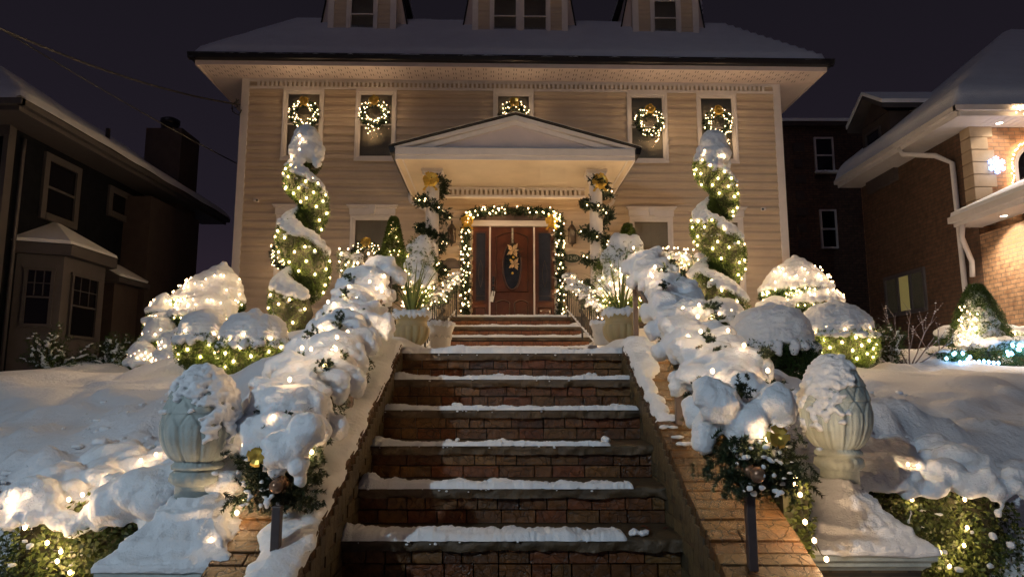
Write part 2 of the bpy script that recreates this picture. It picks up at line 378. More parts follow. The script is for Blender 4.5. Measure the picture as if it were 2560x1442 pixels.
def ribbon(cen, wid, thk, m, name, parent, n=80, k=9, edge=.02, amp=.3, seed=0, nsc=14, **kw):
    """a drift of snow lying along cen(t): cen -> (point, across unit, up unit)"""
    V = []; F = []
    for i in range(n + 1):
        t = i / n; p, a, u = cen(t); p = Vector(p); a = Vector(a); u = Vector(u)
        w0, w1 = wid(t); h = thk(t)
        e0 = noise.noise(Vector((t * nsc * 1.1, seed, 1.3))) * edge + noise.noise(Vector((t * nsc * 4, seed, 4.3))) * edge * .45
        e1 = noise.noise(Vector((t * nsc * 1.1, seed, 7.3))) * edge * 1.6 + noise.noise(Vector((t * nsc * 4, seed, 9.3))) * edge * .45
        e0 *= .4
        taper = min(1, t * n / 3, (1 - t) * n / 3); taper = math.sqrt(max(taper, 0))
        for j in range(k + 1):
            s = j / k; x = w0 + e0 + (w1 + e1 - w0 - e0) * s
            pr = (1 - abs(2 * s - 1) ** 2.2) ** .6 if 0 < s < 1 else 0
            hh = h * pr * taper * (1 + amp * fbm((t * nsc * .7, s * 1.3, seed + 20), 1.0, 2) * 2 + .22 * noise.noise(Vector((t * nsc * 5, s * 6, seed))))
            q = p + a * x + u * max(hh, 0)
            gr = noise.noise_vector(q * 70) * .0035 + noise.noise_vector(q * 25) * .004; q = q + gr
            if j in (0, k): q = p + a * x - u * .01
            V.append(q[:])
    F = [(i * (k + 1) + j, (i + 1) * (k + 1) + j, (i + 1) * (k + 1) + j + 1, i * (k + 1) + j + 1) for i in range(n) for j in range(k)]
    return mesh_np(name, V, F, m, parent, smooth=True, **kw)

# ---- fairy lights
def bulb_mesh(r, m):
    import bmesh
    b = bmesh.new(); bmesh.ops.create_icosphere(b, subdivisions=1, radius=r)
    for v in b.verts: v.co.z *= 1.25
    me = bpy.data.meshes.new('bulb'); b.to_mesh(me); b.free(); me.materials.append(m)
    me.polygons.foreach_set('use_smooth', [True] * len(me.polygons)); return me
BM = {}
def lights(pts, label, kind='bulb', wire=True, group='strings of warm fairy lights', house=False, name='string_lights'):
    r = {'bulb_near': .0095, 'bulb': .0152, 'bulb_small': .0105, 'bulb_door': .013, 'bulb_wreath': .0095, 'bulb_blue': .02}[kind]
    if kind not in BM: BM[kind] = bulb_mesh(r, M[kind])
    pts = [Vector(p) for p in pts]
    base = Vector((sum(p.x for p in pts) / len(pts), sum(p.y for p in pts) / len(pts), min(p.z for p in pts)))
    t = thing(name, label, 'string lights', base, group, house)
    first = None
    for p in pts[:100]:
        o = bpy.data.objects.new('bulb', BM[kind]) if first is None else first.copy()
        first = first or o
        C.objects.link(o); o.parent = t; o.location = p - base
    if len(pts) > 100:
        me = BM[kind]; V0 = np.array([v.co[:] for v in me.vertices]); F0 = np.array([list(f.vertices) for f in me.polygons]); k = len(pts) - 100
        V = np.concatenate([V0 + np.array(p[:]) for p in pts[100:]]); F = np.concatenate([F0 + i * len(V0) for i in range(k)])
        mesh_np('bulb', V, F, M[kind], t, smooth=True, kind='stuff')
    if wire:
        g = G(); q = []
        for a, b in zip(pts[:-1], pts[1:]):
            if (a - b).length < (.5 if kind == 'bulb' else .2 if kind == 'bulb_small' else .13): g.tube([a, (a + b) / 2 - Vector((0, 0, .012)), b], .0022, 3, False)
        if g.v: g.build('wire', M['wire'], t)
    return t

def bow(c, size, parent, name='bow', tails=True):
    """a gold ribbon bow: eight loops round a knot, with two tails, facing -Y"""
    g = G(); c = Vector(c)
    for k in range(9):
        a = 2 * PI * k / 9 + random.uniform(-.15, .15); d = Vector((math.cos(a), 0, math.sin(a))); s = Vector((-d.z, 0, d.x)); L = size * random.uniform(.8, 1.05)
        prof = [(0, 0, .15), (.35, -.22, .75), (.75, -.34, 1), (1, -.15, .95), (.8, .06, .9), (.4, .05, .5), (0, 0, .12)]
        vs = []
        for (u, y, ww) in prof:
            for sg in (-1, 1): vs.append(c + d * u * L + Vector((0, y * L, 0)) + s * sg * ww * size * .26)
        g.add(vs, [(2 * i, 2 * i + 1, 2 * i + 3, 2 * i + 2) for i in range(len(prof) - 1)])
    for sg in ((-1, 1) if tails else ()):
        vs = []
        for i in range(6):
            u = i / 5; q = c + Vector((sg * size * (.15 + .55 * u + .1 * math.sin(u * 9)), -.1 * size * math.sin(u * 8) - .02, -size * 1.35 * u))
            vs += [q + Vector((-.16 * size, 0, 0)), q + Vector((.16 * size, 0, 0))]
        g.add(vs, [(2 * i, 2 * i + 1, 2 * i + 3, 2 * i + 2) for i in range(5)])
    return g.build(name, M['gold'], parent)

# ------------------------------------------------------------------ terrain
def zc(Y):                        # top of the sloping side walls of the stairs
    if Y > 4.857: return .285
    return .285 + .437 * (Y - 4.857)
CP = []
for s in (-1, 1):
    for (x, y, z) in [(1.15, 2.2, -1.05), (1.3, 3, -.80), (1.3, 4, -.22), (1.3, 4.9, .17), (1.3, 6, .36), (1.3, 8, .42), (1.4, 9.6, .5),
                      (1.9, 4.3, -.14), (1.8, 5, .08), (1.85, 5.5, .24), (1.85, 6, .34), (2.0, 7, .46), (2.4, 8.5, .66), (2.8, 9.5, .78), (2.5, 11.5, .95),
                      (4, 13.5, 1.1), (5.5, 13.5, 1.0), (4.5, 11, .78), (12, 20, .2), (9, 17, .2), (14, 30, .3), (4, 17, 1.0), (0, 17, 1), (0, 12, .6), (0, 9, .2)]:
        CP.append((x * s, y, z))
CP += [(-1.6, 3.0, -1.15), (-2.0, 2.9, -1.2), (-2.6, 2.8, -1.05), (-1.6, 2.6, -1.2), (-2.6, 3.6, -.75), (-1.8, 4.1, -.46), (-2.2, 4.2, -.42), (-3.5, 4, -.64), (-3, 5, -.36), (-3.2, 6.2, -.1), (-3.2, 7.3, .13), (-4.5, 7, .0), (-4.5, 8.5, .13), (-7, 6, -.2), (-7, 8.6, .12), (-2.9, 7.0, .06), (-3.4, 7.4, .08), (-2.35, 6, .02), (-2.25, 5.1, -.14), (-2.7, 6.2, -.05), (-2.9, 6.7, .0), (-2.45, 6.8, .08), (-2.9, 5.6, -.2), (-5, 5, -.42),
       (-10, 9, .15), (-12, 6, -.2), (-6.5, 11, .15), (-8, 14, .2), (-6.8, 13, .5), (-5.5, 9.6, .3), (-3.8, 8.3, .3),
       (1.7, 3.0, -1.2), (2.2, 3.2, -1.25), (2.0, 3.55, -1.2), (2.5, 3.5, -1.15), (2.9, 3.6, -.85), (2.2, 2.6, -1.25), (3.5, 4, -.62), (3, 5, -.3), (2.9, 6, -.02), (3.3, 7.4, .18), (4.5, 7, .1), (4.5, 8.3, .19), (2.4, 5.5, -.08), (2.2, 5, -.08), (2.35, 6.0, -.03), (2.7, 6.3, -.02), (2.8, 5.6, -.15), (3.7, 7.6, .12), (3.3, 7.3, .10), (7, 6, -.12), (7, 8.6, .2), (10, 9, .22), (5, 5, -.4), (12, 6, -.1),
       (6.5, 11, .3), (8, 14, .4), (6.8, 13, .6), (5.4, 9.6, .45)]
CPa = np.array(CP)
def terr(x, y):
    x = np.asarray(x, float); y = np.asarray(y, float)
    d2 = (x[..., None] - CPa[:, 0]) ** 2 + (y[..., None] - CPa[:, 1]) ** 2
    wgt = 1 / (d2 + .12) ** 2.2; z = (wgt * CPa[:, 2]).sum(-1) / wgt.sum(-1)
    f = np.clip((y - 1.2) / 1.1, 0, 1); f = f * f * (3 - 2 * f)
    g = np.clip((np.abs(x) - 20) / 15, 0, 1)
    g = np.maximum(g, np.clip((y - 24) / 20, 0, 1))
    z = z * (1 - g) - .4 * g
    return -EYE * (1 - f) + z * f
xs = np.concatenate([np.linspace(-400, -16, 10), np.arange(-15, -5, .25), np.arange(-5, 5, .06), np.arange(5, 15, .25), np.linspace(16, 400, 10)])
ys = np.concatenate([np.linspace(-300, -2, 8), np.arange(-1, 1, .25), np.arange(1, 9.5, .06), np.arange(9.5, 18, .25), np.linspace(19, 600, 14)])
X, Y = np.meshgrid(xs, ys); Z = terr(X, Y)
for j in range(len(ys)):
    if 1 < ys[j] < 16:
        for i in range(len(xs)):
            if abs(xs[i]) < 12:
                p = (xs[i], ys[j], 0.0); near = max(0, 1 - max(0, ys[j] - 4.4) / 1.6)
                a = noise.noise(Vector(p) * .55) * .10 + noise.noise(Vector(p) * 1.7) * .05 - max(0, .16 - abs(noise.noise(Vector(p) * .9 + Vector((3, 1, 0))))) * .30 + max(0, noise.noise(Vector(p) * 3.1 + Vector((0, 5, 0))) - .25) * .14
                bchunk = max(0, noise.noise(Vector((p[0] * 4.5, p[1] * 4.5, 3))) - .08) * .22 * near * (1 if abs(xs[i]) > 1.5 else .3)
                Z[j, i] += a + bchunk + noise.noise(Vector((p[0] * 12, p[1] * 12, 9))) * .012 * near
# the footpath trodden across the left lawn and a trough in the right one
nx = len(xs); V = np.stack([X, Y, Z], -1).reshape(-1, 3)
F = []
for j in range(len(ys) - 1):
    yc = (ys[j] + ys[j + 1]) / 2
    for i in range(nx - 1):
        xc = (xs[i] + xs[i + 1]) / 2
        if abs(xc) < 1.10 and 1.0 < yc < 11.4: continue
        F.append((j * nx + i, j * nx + i + 1, (j + 1) * nx + i + 1, (j + 1) * nx + i))
mesh_np('ground', V, F, M['lawn_snow'], smooth=True, kind='structure', label='snow covered lawn and ground around the house')
V0, F0 = ico(); cv = []; cf = []; R9 = random.Random(21)
while len(cv) < 1500:                                                # clods and crumbs fallen from the hedges and garlands
    s_ = R9.choice((-1, 1)); x = s_ * (1.25 + abs(R9.gauss(0, 1.0))); y = 3.2 + abs(R9.gauss(0, 1.6))
    if noise.noise(Vector((x * 1.8, y * 1.8, 4))) < .02 or (abs(x) < 1.2) or y > 8: continue
    i = int(np.searchsorted(xs, x)) - 1; j = int(np.searchsorted(ys, y)) - 1; r_ = .006 + .028 * R9.random() ** 4
    cf.append(F0 + len(cv) * len(V0)); q = V0 * np.array([r_ * R9.uniform(.8, 1.5), r_ * R9.uniform(.8, 1.4), r_ * .7]); q = q * (1 + .25 * np.sin(V0[:, :1] * 5 + len(cv))); cv.append(q + np.array([x, y, Z[j, i] * .5 + Z[j + 1, i + 1] * .5 + r_ * .2]))
mesh_np('snow_crumbs', np.concatenate(cv), np.concatenate(cf), M['snow'], None, smooth=True, kind='stuff', label='crumbs of fallen snow scattered over the front of both lawns', cat='snow')
def T(x, y): return float(terr(np.array(x), np.array(y)))

# ------------------------------------------------------------------ brick stairs
ST = thing('staircase', 'dark brick garden staircase with stone treads dusted with snow between two sloping side walls', 'stairs', (0, 3.4, -EYE))
HW = .79; RI = .186; TR = .315; Y1 = 4.857; Z1 = .225
def tread(x0, x1, y0, y1, ztop, th, name, parent, seed):
    """a rough fronted stone slab"""
    n = 130; prof = [(0, -th), (-.004, -th * .62), (-.006, -th * .3), (.003, -.006), (.02, 0), (y1 - y0, 0)]; V = []
    for i in range(n + 1):
        x = x0 + (x1 - x0) * i / n
        for j, (dy, dz) in enumerate(prof):
            k = noise.noise(Vector((x * 7, j * 2.1, seed))) * .018 + noise.noise(Vector((x * 25, j * 3.1, seed + 5))) * .014 if j < 4 else 0
            V.append((x, y0 + dy + k, ztop + dz + (k * .3 if j in (0, 3) else 0)))
    m = len(prof); F = [(i * m + j, (i + 1) * m + j, (i + 1) * m + j + 1, i * m + j + 1) for i in range(n) for j in range(m - 1)]
    return mesh_np(name, V, F, M['stone'], parent, smooth=False)
def bricks(g, x0, x1, yf, z0, nrow, bh, joint, lo, hi, dep=.05, jit=.004):
    for r in range(nrow):
        x = x0; z = z0 + r * (bh + joint)
        while x < x1 - .02:
            L = random.uniform(lo, hi); e_ = min(x + L, x1)
            if x1 - e_ < .05: e_ = x1
            g.box(x, e_ - joint, yf + random.uniform(-jit, jit), yf + dep, z, z + bh + random.uniform(-.002, .002)); x = e_
RNG = random.Random(4)
for k in range(1, 11):
    y = Y1 - TR * (k - 1); z = Z1 - RI * (k - 1)
    back = y + TR + .05 if k > 1 else 10.06
    tr = tread(-HW, HW, y, back, z, .056, 'tread', ST, k * 3.7)
    g = G().box(-HW, HW, y + .055, y + .30, z - RI - .02, z - .057); rs = g.build('riser', M['mortar'], ST)
    gb = G(); bricks(gb, -HW, HW, y + .030, z - RI + .004, 2, .0595, .007, .085, .205)
    gb.build('bricks', M['brick'], rs)
    if k <= 7:
        # the drift left along the front edge of the tread
        dep = [0, .06, .07, .07, .085, .12, .17, .16][k]; th = [0, .022, .014, .014, .014, .023, .026, .026][k]
        xr = [0, HW, HW, HW - .02, .55, .62, .53, .4][k]
        ribbon(lambda t, y=y, z=z, xr=xr: ((-HW + .0 + (HW + xr) * t, y - .012, z + .001), (0, 1, 0), (0, 0, 1)),
               lambda t, d=dep, k=k: (0, d * (1.5 - 1.0 * min(1, t * 3) if k < 5 else 1.15 - .35 * t)),
               lambda t, h=th, k=k: h * (2.2 - 1.2 * min(1, t * 7) if k > 1 else 1.2) * (1 + .6 * max(0, noise.noise(Vector((t * 9, k, 0))))),
               M['snow_fine'], 'snow', tr, n=260, k=10, edge=.030, amp=.5, seed=k * 5.1, nsc=20)
        if k > 1:
            lst = []
            for q in range(RNG.choice([2, 3, 4])):
                x = RNG.choice([RNG.uniform(.5, .72), RNG.uniform(-.3, .1), RNG.uniform(-.75, .5)]); r_ = RNG.uniform(.012, .024)
                for _ in range(4): lst.append(((x + RNG.gauss(0, .018), y + .03 + RNG.uniform(0, .05), z + r_ * .6 + RNG.uniform(0, .012)), (r_, r_, r_ * .8)))
            for q in range(0, len(lst), 4): v, f = blobs(lst[q:q + 4], .006, .004, 30, 1); mesh_np('snow_clump', v, f, M['snow_fine'], tr, smooth=True)
        V0, F0 = ico(); cv = []; cf = []                             # crumbs of snow spilling over the edges of the drift
        for q in range(150):
            x = -HW + RNG.random() ** 1.1 * (HW + xr) + RNG.gauss(0, .02); r_ = RNG.uniform(.002, .0065); fr_ = RNG.random() < .10
            yy = y - .014 - RNG.uniform(0, .006) if fr_ else y + RNG.choice((0, dep * .8)) + abs(RNG.gauss(0, .03)); zz = z - RNG.uniform(.0, .022) if fr_ else z + r_ * .4
            cf.append(F0 + len(cv) * len(V0)); cv.append(V0 * np.array([r_ * 1.3, r_, r_ * .8]) + np.array([min(x, .76), yy, zz]))
        mesh_np('snow_crumbs', np.concatenate(cv), np.concatenate(cf), M['snow_fine'], tr, smooth=True, kind='stuff')
# snow over the whole landing
lx = np.linspace(-1.0, 1.0, 70); ly = np.concatenate([np.linspace(4.87, 5.4, 20), np.linspace(5.5, 10.2, 50)])
V = []
for yy in ly:
    for xx in lx:
        bank = .09 * (1 / (1 + math.exp(-(abs(xx) - .72) * 14))) * min(1, max(0, (yy - 5.0) / .7)) + .05 * (1 / (1 + math.exp(-(abs(xx) - .86) * 30)))
        V.append((xx, yy, .248 + bank + noise.noise(Vector((xx * 5, yy * 5, 0))) * .022 - (.03 if yy < 4.88 else 0)))
n_ = len(lx); F = [(j * n_ + i, j * n_ + i + 1, (j + 1) * n_ + i + 1, (j + 1) * n_ + i) for j in range(len(ly) - 1) for i in range(n_ - 1)]
mesh_np('landing_snow', V, F, M['snow'], ST, smooth=True)
# side walls
SL = math.atan(.437)
for s in (-1, 1):
    a, b = sorted((s * HW, s * 1.13))
    poly = [(1.5, -EYE), (1.5, zc(1.5) - .075), (4.857, zc(4.857) - .075), (5.05, .21), (5.05, -EYE)]
    cw = G().prism(poly, a, b, 'x').build('side_wall', M['cheek'], ST)
    g = G(); y = 1.5; i = 0; mt = Matrix.Rotation(SL, 3, 'X')
    L = .072 * math.cos(SL)
    while y < 4.86:                                                  # coping bricks laid across the slope
        zz = zc(y + L / 2) - .038
        for (q0, q1) in (((HW - .012, HW + .018 + .335),) if i % 1 == 0 else ()):
            x_ = s * (q0 + q1) / 2; ww = q1 - q0
            if random.random() < .5:
                cut = random.uniform(.35, .65)
                for (c0, c1) in ((0, cut), (cut, 1)):
                    g.obox((s * (q0 + ww * (c0 + c1) / 2), y + L / 2, zz + random.uniform(-.003, .003)), (ww * (c1 - c0) - .005, .0655, .072), mt @ Matrix.Rotation(random.uniform(-.012, .012), 3, 'Z'))
            else: g.obox((x_, y + L / 2, zz + random.uniform(-.003, .003)), (ww - .003, .0655, .072), mt @ Matrix.Rotation(random.uniform(-.012, .012), 3, 'Z'))
        y += L; i += 1
    g.build('coping', M['capbrick'], ST, bevel=.004)
    g = G(); y = 1.5                                                 # upright bricks on the inner face
    while y < 4.84:
        g.obox((s * (HW - .006), y + L / 2, zc(y + L / 2) - .115 + random.uniform(-.003, .003)), (.02, .0665, .115), Matrix.Rotation(0, 3, 'X')); y += L
    g.build('soldier_course', M['sidebrick'], ST, bevel=.003)
    g = G(); r_ = 0; z = -EYE                                        # stepped brickwork below it
    while z < .1:
        ystart = max(1.5, 4.857 + (z + .075 + .18 - .285) / .437); y = 4.857 + random.uniform(-.05, .02)
        y = 5.0
        while y > ystart:
            l = random.uniform(.10, .2); y0 = max(y - l, ystart - .05)
            g.box(*sorted((s * (HW - .004 + random.uniform(-.003, .003)), s * (HW + .02))), y0 + .006, y, z, z + .06); y = y0
        z += .067
    g.build('wall_bricks', M['sidebrick'], ST)
# snow on the left wall's coping (wide) and the right one's (thin, patchy)
ribbon(lambda t: ((-HW, 4.95 - 3.35 * t, zc(4.95 - 3.35 * t) + .002), (-1, 0, 0), (0, -math.sin(SL), math.cos(SL))),
       lambda t: (-.012, .30 - .09 * min(1, t * 1.6)), lambda t: .045 - .015 * t, M['snow'], 'coping_snow', ST, n=320, k=14, edge=.04, amp=.25, seed=2, nsc=26)
ribbon(lambda t: ((HW, 5.0 - 1.25 * t, zc(5.0 - 1.25 * t) + .002), (1, 0, 0), (0, -math.sin(SL), math.cos(SL))),
       lambda t: (-.012, .30 - .22 * min(1, t * 1.5)), lambda t: .05 - .02 * t, M['snow'], 'coping_snow', ST, n=120, k=12, edge=.03, amp=.35, seed=12, nsc=16)
lst = []
for (yy, xx) in ((3.68, .84), (3.58, .85), (3.52, .87), (3.86, .83), (3.8, .86)):
    for _ in range(5): lst.append(((xx + random.gauss(0, .018), yy + random.gauss(0, .02), zc(yy) + .004), (.025, .022, .010)))
v, f = blobs(lst, .006, .004, 30, 1); mesh_np('snow_clump', v, f, M['snow_fine'], ST, smooth=True)
# leaves lying on the lower treads
g = G()
for _ in range(9):
    k = random.choice((4, 5, 6, 6)); y = Y1 - TR * (k - 1) + random.uniform(.12, .28); z = Z1 - RI * (k - 1) + .004; x = random.uniform(.56, .76); a = random.uniform(0, 6)
    mt = Matrix.Rotation(a, 3, 'Z'); pts = [Vector(p) for p in ((-.02, 0, 0), (0, .009, .004), (.02, 0, 0), (0, -.009, .003))]
    g.add([Vector((x, y, z)) + mt @ p for p in pts], [(0, 1, 2), (0, 2, 3)])
g.build('fallen_leaves', M['leafdead'], None, label='small reddish leaves fallen at the right ends of the lower treads', cat='leaves', kind='stuff', base=(.65, 3.2, -.7))

# upper flight to the porch
US = thing('porch_steps', 'flight of brick steps with dark stone edges leading up to the front door', 'steps', (0, 10.6, .225))
UP = [(10.05, .38, 1.30), (10.40, .55, 1.27), (10.75, .74, 1.22), (11.05, .93, 1.13), (11.35, 1.12, .98)]
pz = .2
for i, (y, z, hw) in enumerate(UP):
    top = i == 4
    t_ = tread(-hw if not top else -1.25, hw if not top else 1.25, y, y + .42, z, .062, 'tread', US, 50 + i * 3)
    g = G().box(-hw, hw, y + .05, y + .5, pz - .02, z - .063); rs = g.build('riser', M['mortar'], US)
    gb = G(); hh = z - .062 - pz; nr = 2; bh = (hh - .012) / nr - .007
    bricks(gb, -hw, hw, y + .025, pz + .006, nr, bh, .007, .10, .24); gb.build('bricks', M['porchbrick'], rs)
    ribbon(lambda t, y=y, z=z, hw=hw: ((-hw + 2 * hw * t, y - .012, z + .001), (0, 1, 0), (0, 0, 1)), lambda t, i=i: (0, .09 + .18 * (max(0, abs(t - .5) - .40) * 10) * (1 if i < 4 else 0)),
           lambda t, i=i: .028 + .045 * (max(0, abs(t - .5) - .40) * 10) * (1 if i < 4 else 0), M['snow_fine'], 'snow', t_, n=150, k=7, edge=.02, amp=.4, seed=60 + i, nsc=20)
    pz = z

# ------------------------------------------------------------------ the house
HY = 13.8; HX0, HX1 = -5.65, 5.72; ZS = 6.37
H = thing('house', 'large tan clapboard house with snowy hipped roof, dormers and pillared porch above the stairs', 'house', (0, HY, 1.12), house=True)
UPW = [-4.38, -2.86, .03, 2.87, 4.36]; LOW = [-4.38, -2.87, 2.89, 4.36]
HOLES = [(x - .40, x + .40, 4.66, 6.10) for x in UPW] + [(x - .40, x + .40, 1.74, 3.36) for x in LOW] + [(-.80, .86, 1.10, 3.30)]
def lap(g, x0, x1, yw, z0, z1, pitch, holes, dep=.034, flip=1):
    """lapped boards with openings; yw is the wall plane, facing -Y"""
    rows = []; z = z0
    while z < z1: rows.append((z, min(z + pitch, z1))); z += pitch
    for (a, b) in rows:
        def prof(f_): return -dep if f_ < .38 else (-dep + (dep - .004) * (f_ - .38) / .30 if f_ < .68 else -.004)
        cuts = sorted({a, b} | ({a + .38 * pitch, a + .68 * pitch} if a + .68 * pitch < b else set()) | {h[2] for h in holes if a < h[2] < b} | {h[3] for h in holes if a < h[3] < b})
        for c0, c1 in zip(cuts[:-1], cuts[1:]):
            mid = (c0 + c1) / 2; iv = [(x0, x1)]
            for h in holes:
                if h[2] < mid < h[3]:
                    nv = []
                    for (p, q) in iv:
                        if h[1] <= p or h[0] >= q: nv.append((p, q)); continue
                        if p < h[0]: nv.append((p, h[0]))
                        if q > h[1]: nv.append((h[1], q))
                    iv = nv
            f0 = (c0 - a) / pitch; f1 = (c1 - a) / pitch
            y0 = yw + prof(f0 + 1e-6); y1 = yw + prof(f1 - 1e-6)
            for (p, q) in iv:
                g.add([(p, y0, c0), (q, y0, c0), (q, y1, c1), (p, y1, c1)], [(0, 1, 2, 3)])
                if f0 == 0: g.add([(p, yw, c0), (q, yw, c0), (q, y0, c0), (p, y0, c0)], [(0, 1, 2, 3)])
g = G(); lap(g, HX0 + .1, HX1 - .1, HY, .9, 6.24, .178, HOLES); wall = g.build('wall', M['siding'], H)
g = G(); g.box(HX0, HX0 + .02, HY, HY + 9, .6, ZS); g.box(HX1 - .02, HX1, HY, HY + 9, .6, ZS); g.box(HX0, HX1, HY + 8.98, HY + 9, .6, ZS); g.build('side_wall', M['siding'], H)
g = G().box(HX0 - .05, HX1 + .05, HY - .05, HY + .2, -.2, .92); g.build('foundation', M['cheek'], H)
g = G().box(HX0 + .05, HX1 - .05, HY + .75, HY + .8, .9, 6.3); g.build('inner_wall', M['darkint'], H)
G().box(HX0 - .03, HX0 + .13, HY - .045, HY + .1, .9, ZS).build('corner_board', M['trim'], H, bevel=.006); G().box(HX1 - .13, HX1 + .03, HY - .045, HY + .1, .9, ZS).build('corner_board', M['trim'], H, bevel=.006)
# dentil moulding under the soffit
g = G(); g.box(HX0 + .13, HX1 - .13, HY - .05, HY - .001, 6.15, 6.20); g.box(HX0 + .13, HX1 - .13, HY - .045, HY - .002, 6.31, ZS - .001)
x = HX0 + .3
while x < HX1 - .3: g.box(x, x + .048, HY - .075, HY - .003, 6.202, 6.309); x += .0955
dm_ = g.build('dentil_moulding', M['trim'], H); G().box(HX0 + .13, HX1 - .13, HY - .012, HY - .004, 6.2, 6.31).build('backing', M['siding'], dm_)
# soffit with vent slots, fascia, gutter
OV = .72; gx0, gx1, gy = HX0 - OV, HX1 + OV, HY - OV
g = G(); g.box(gx0 + .02, gx1 - .02, gy + .02, HY - .002, ZS, ZS + .02); g.box(gx0 + .02, HX0, HY, HY + 9.7, ZS, ZS + .02); g.box(HX1, gx1 - .02, HY, HY + 9.7, ZS, ZS + .02)
x = gx0 + .1
while x < gx1 - .1:
    g.box(x, x + .010, gy + .03, HY - .07, ZS - .006, ZS); x += .052
sf = g.build('soffit', M['soffit'], H)
g = G(); x = gx0 + .15; i = 0
while x < gx1 - .2:
    for r_ in range(3):
        yy = gy + .10 + r_ * .20 + (.10 if i % 2 else 0)
        if yy + .08 < HY - .08:
            g.box(x, x + .011, yy, yy + .085, ZS - .008, ZS - .0065); g.box(x + .052, x + .063, yy, yy + .085, ZS - .008, ZS - .0065)
    x += .156; i += 1
g.build('vent_slots', M['slot'], sf)
g = G(); g.box(gx0, gx1, gy, gy + .025, ZS - .03, ZS + .13); g.box(gx0, gx0 + .025, gy + .025, HY + 9.7, ZS - .03, ZS + .13); g.box(gx1 - .025, gx1, gy + .025, HY + 9.7, ZS - .03, ZS + .13); g.build('fascia', M['soffit'], H)
def gutterprof(o, z): return [(o, z), (o - .09, z + .02), (o - .12, z + .10), (o - .12, z + .125), (o, z + .125)]
g = G().prism([(p[0], p[1]) for p in gutterprof(gy, ZS + .06)], gx0 - .12, gx1 + .12, 'x')
g.prism([(gx0 - (gy - p[0]), p[1]) for p in gutterprof(gy, ZS + .06)], gy - .1, HY + 9.8, 'y'); g.prism([(gx1 + (gy - p[0]), p[1]) for p in gutterprof(gy, ZS + .06)], gy - .1, HY + 9.8, 'y')
g.build('gutter', M['gutter'], H)
# roof: steep lower part, shallower above, all under snow
def hiproof(x0, x1, y0, y1, z0, s1, h1, s2, h2, nseg=1):
    g = G()
    rings = [(0, z0), (s1, z0 + h1), (s1 + s2, z0 + h1 + h2)]; vs = []
    for (o, z) in rings: vs += [(x0 + o, y0 + o, z), (x1 - o, y0 + o, z), (x1 - o, y1 - o, z), (x0 + o, y1 - o, z)]
    fs = [(r * 4 + k, r * 4 + (k + 1) % 4, (r + 1) * 4 + (k + 1) % 4, (r + 1) * 4 + k) for r in range(2) for k in range(4)] + [(8, 9, 10, 11)]
    return g.add(vs, fs)
rf = hiproof(gx0 - .02, gx1 + .02, gy - .02, HY + 9.7, ZS + .17, 1.6, 1.62, 2.6, .75).build('roof', M['roofshingle'], H)
# snow on it: a soft edged heightfield
def roofsnow(x0, x1, y0, y1, z0, s1, h1, s2, h2, th, m, parent, name='roof_snow', st=.12):
    nx_ = int((x1 - x0) / st); ny_ = int(min(y1 - y0, 6) / st); V = []
    for j in range(ny_ + 1):
        for i in range(nx_ + 1):
            x_ = x0 + (x1 - x0) * i / nx_; y_ = y0 + st * j
            o = min(x_ - x0, x1 - x_, y_ - y0); zz = z0 + (h1 * min(o, s1) / s1) + (h2 * min(max(o - s1, 0), s2) / s2)
            e_ = max(0, min(1, o / .10)) ** .5
            V.append((x_, y_, zz + th * e_ * (1 + .3 * fbm((x_, y_, 3), .9)) + noise.noise(Vector((x_ * 2.2, y_ * 2.2, 1))) * .012 * e_ - (.03 if o < .001 else 0)))
    F = [(j * (nx_ + 1) + i, j * (nx_ + 1) + i + 1, (j + 1) * (nx_ + 1) + i + 1, (j + 1) * (nx_ + 1) + i) for j in range(ny_) for i in range(nx_)]
    return mesh_np(name, V, F, m, parent, smooth=True)
roofsnow(gx0 - .06, gx1 + .06, gy - .07, HY + 9.7, ZS + .175, 1.6, 1.62, 2.6, .75, .085, M['snow'], rf)
ribbon(lambda t: ((gx0 + .1 + (gx1 - gx0 - .2) * t, gy - .12, ZS + .17), (0, 1, 0), (0, 0, 1)), lambda t: (.0, .22), lambda t: .05, M['snow'], 'eave_snow', rf, n=420, k=7, edge=.05, amp=.7, seed=77, nsc=40)

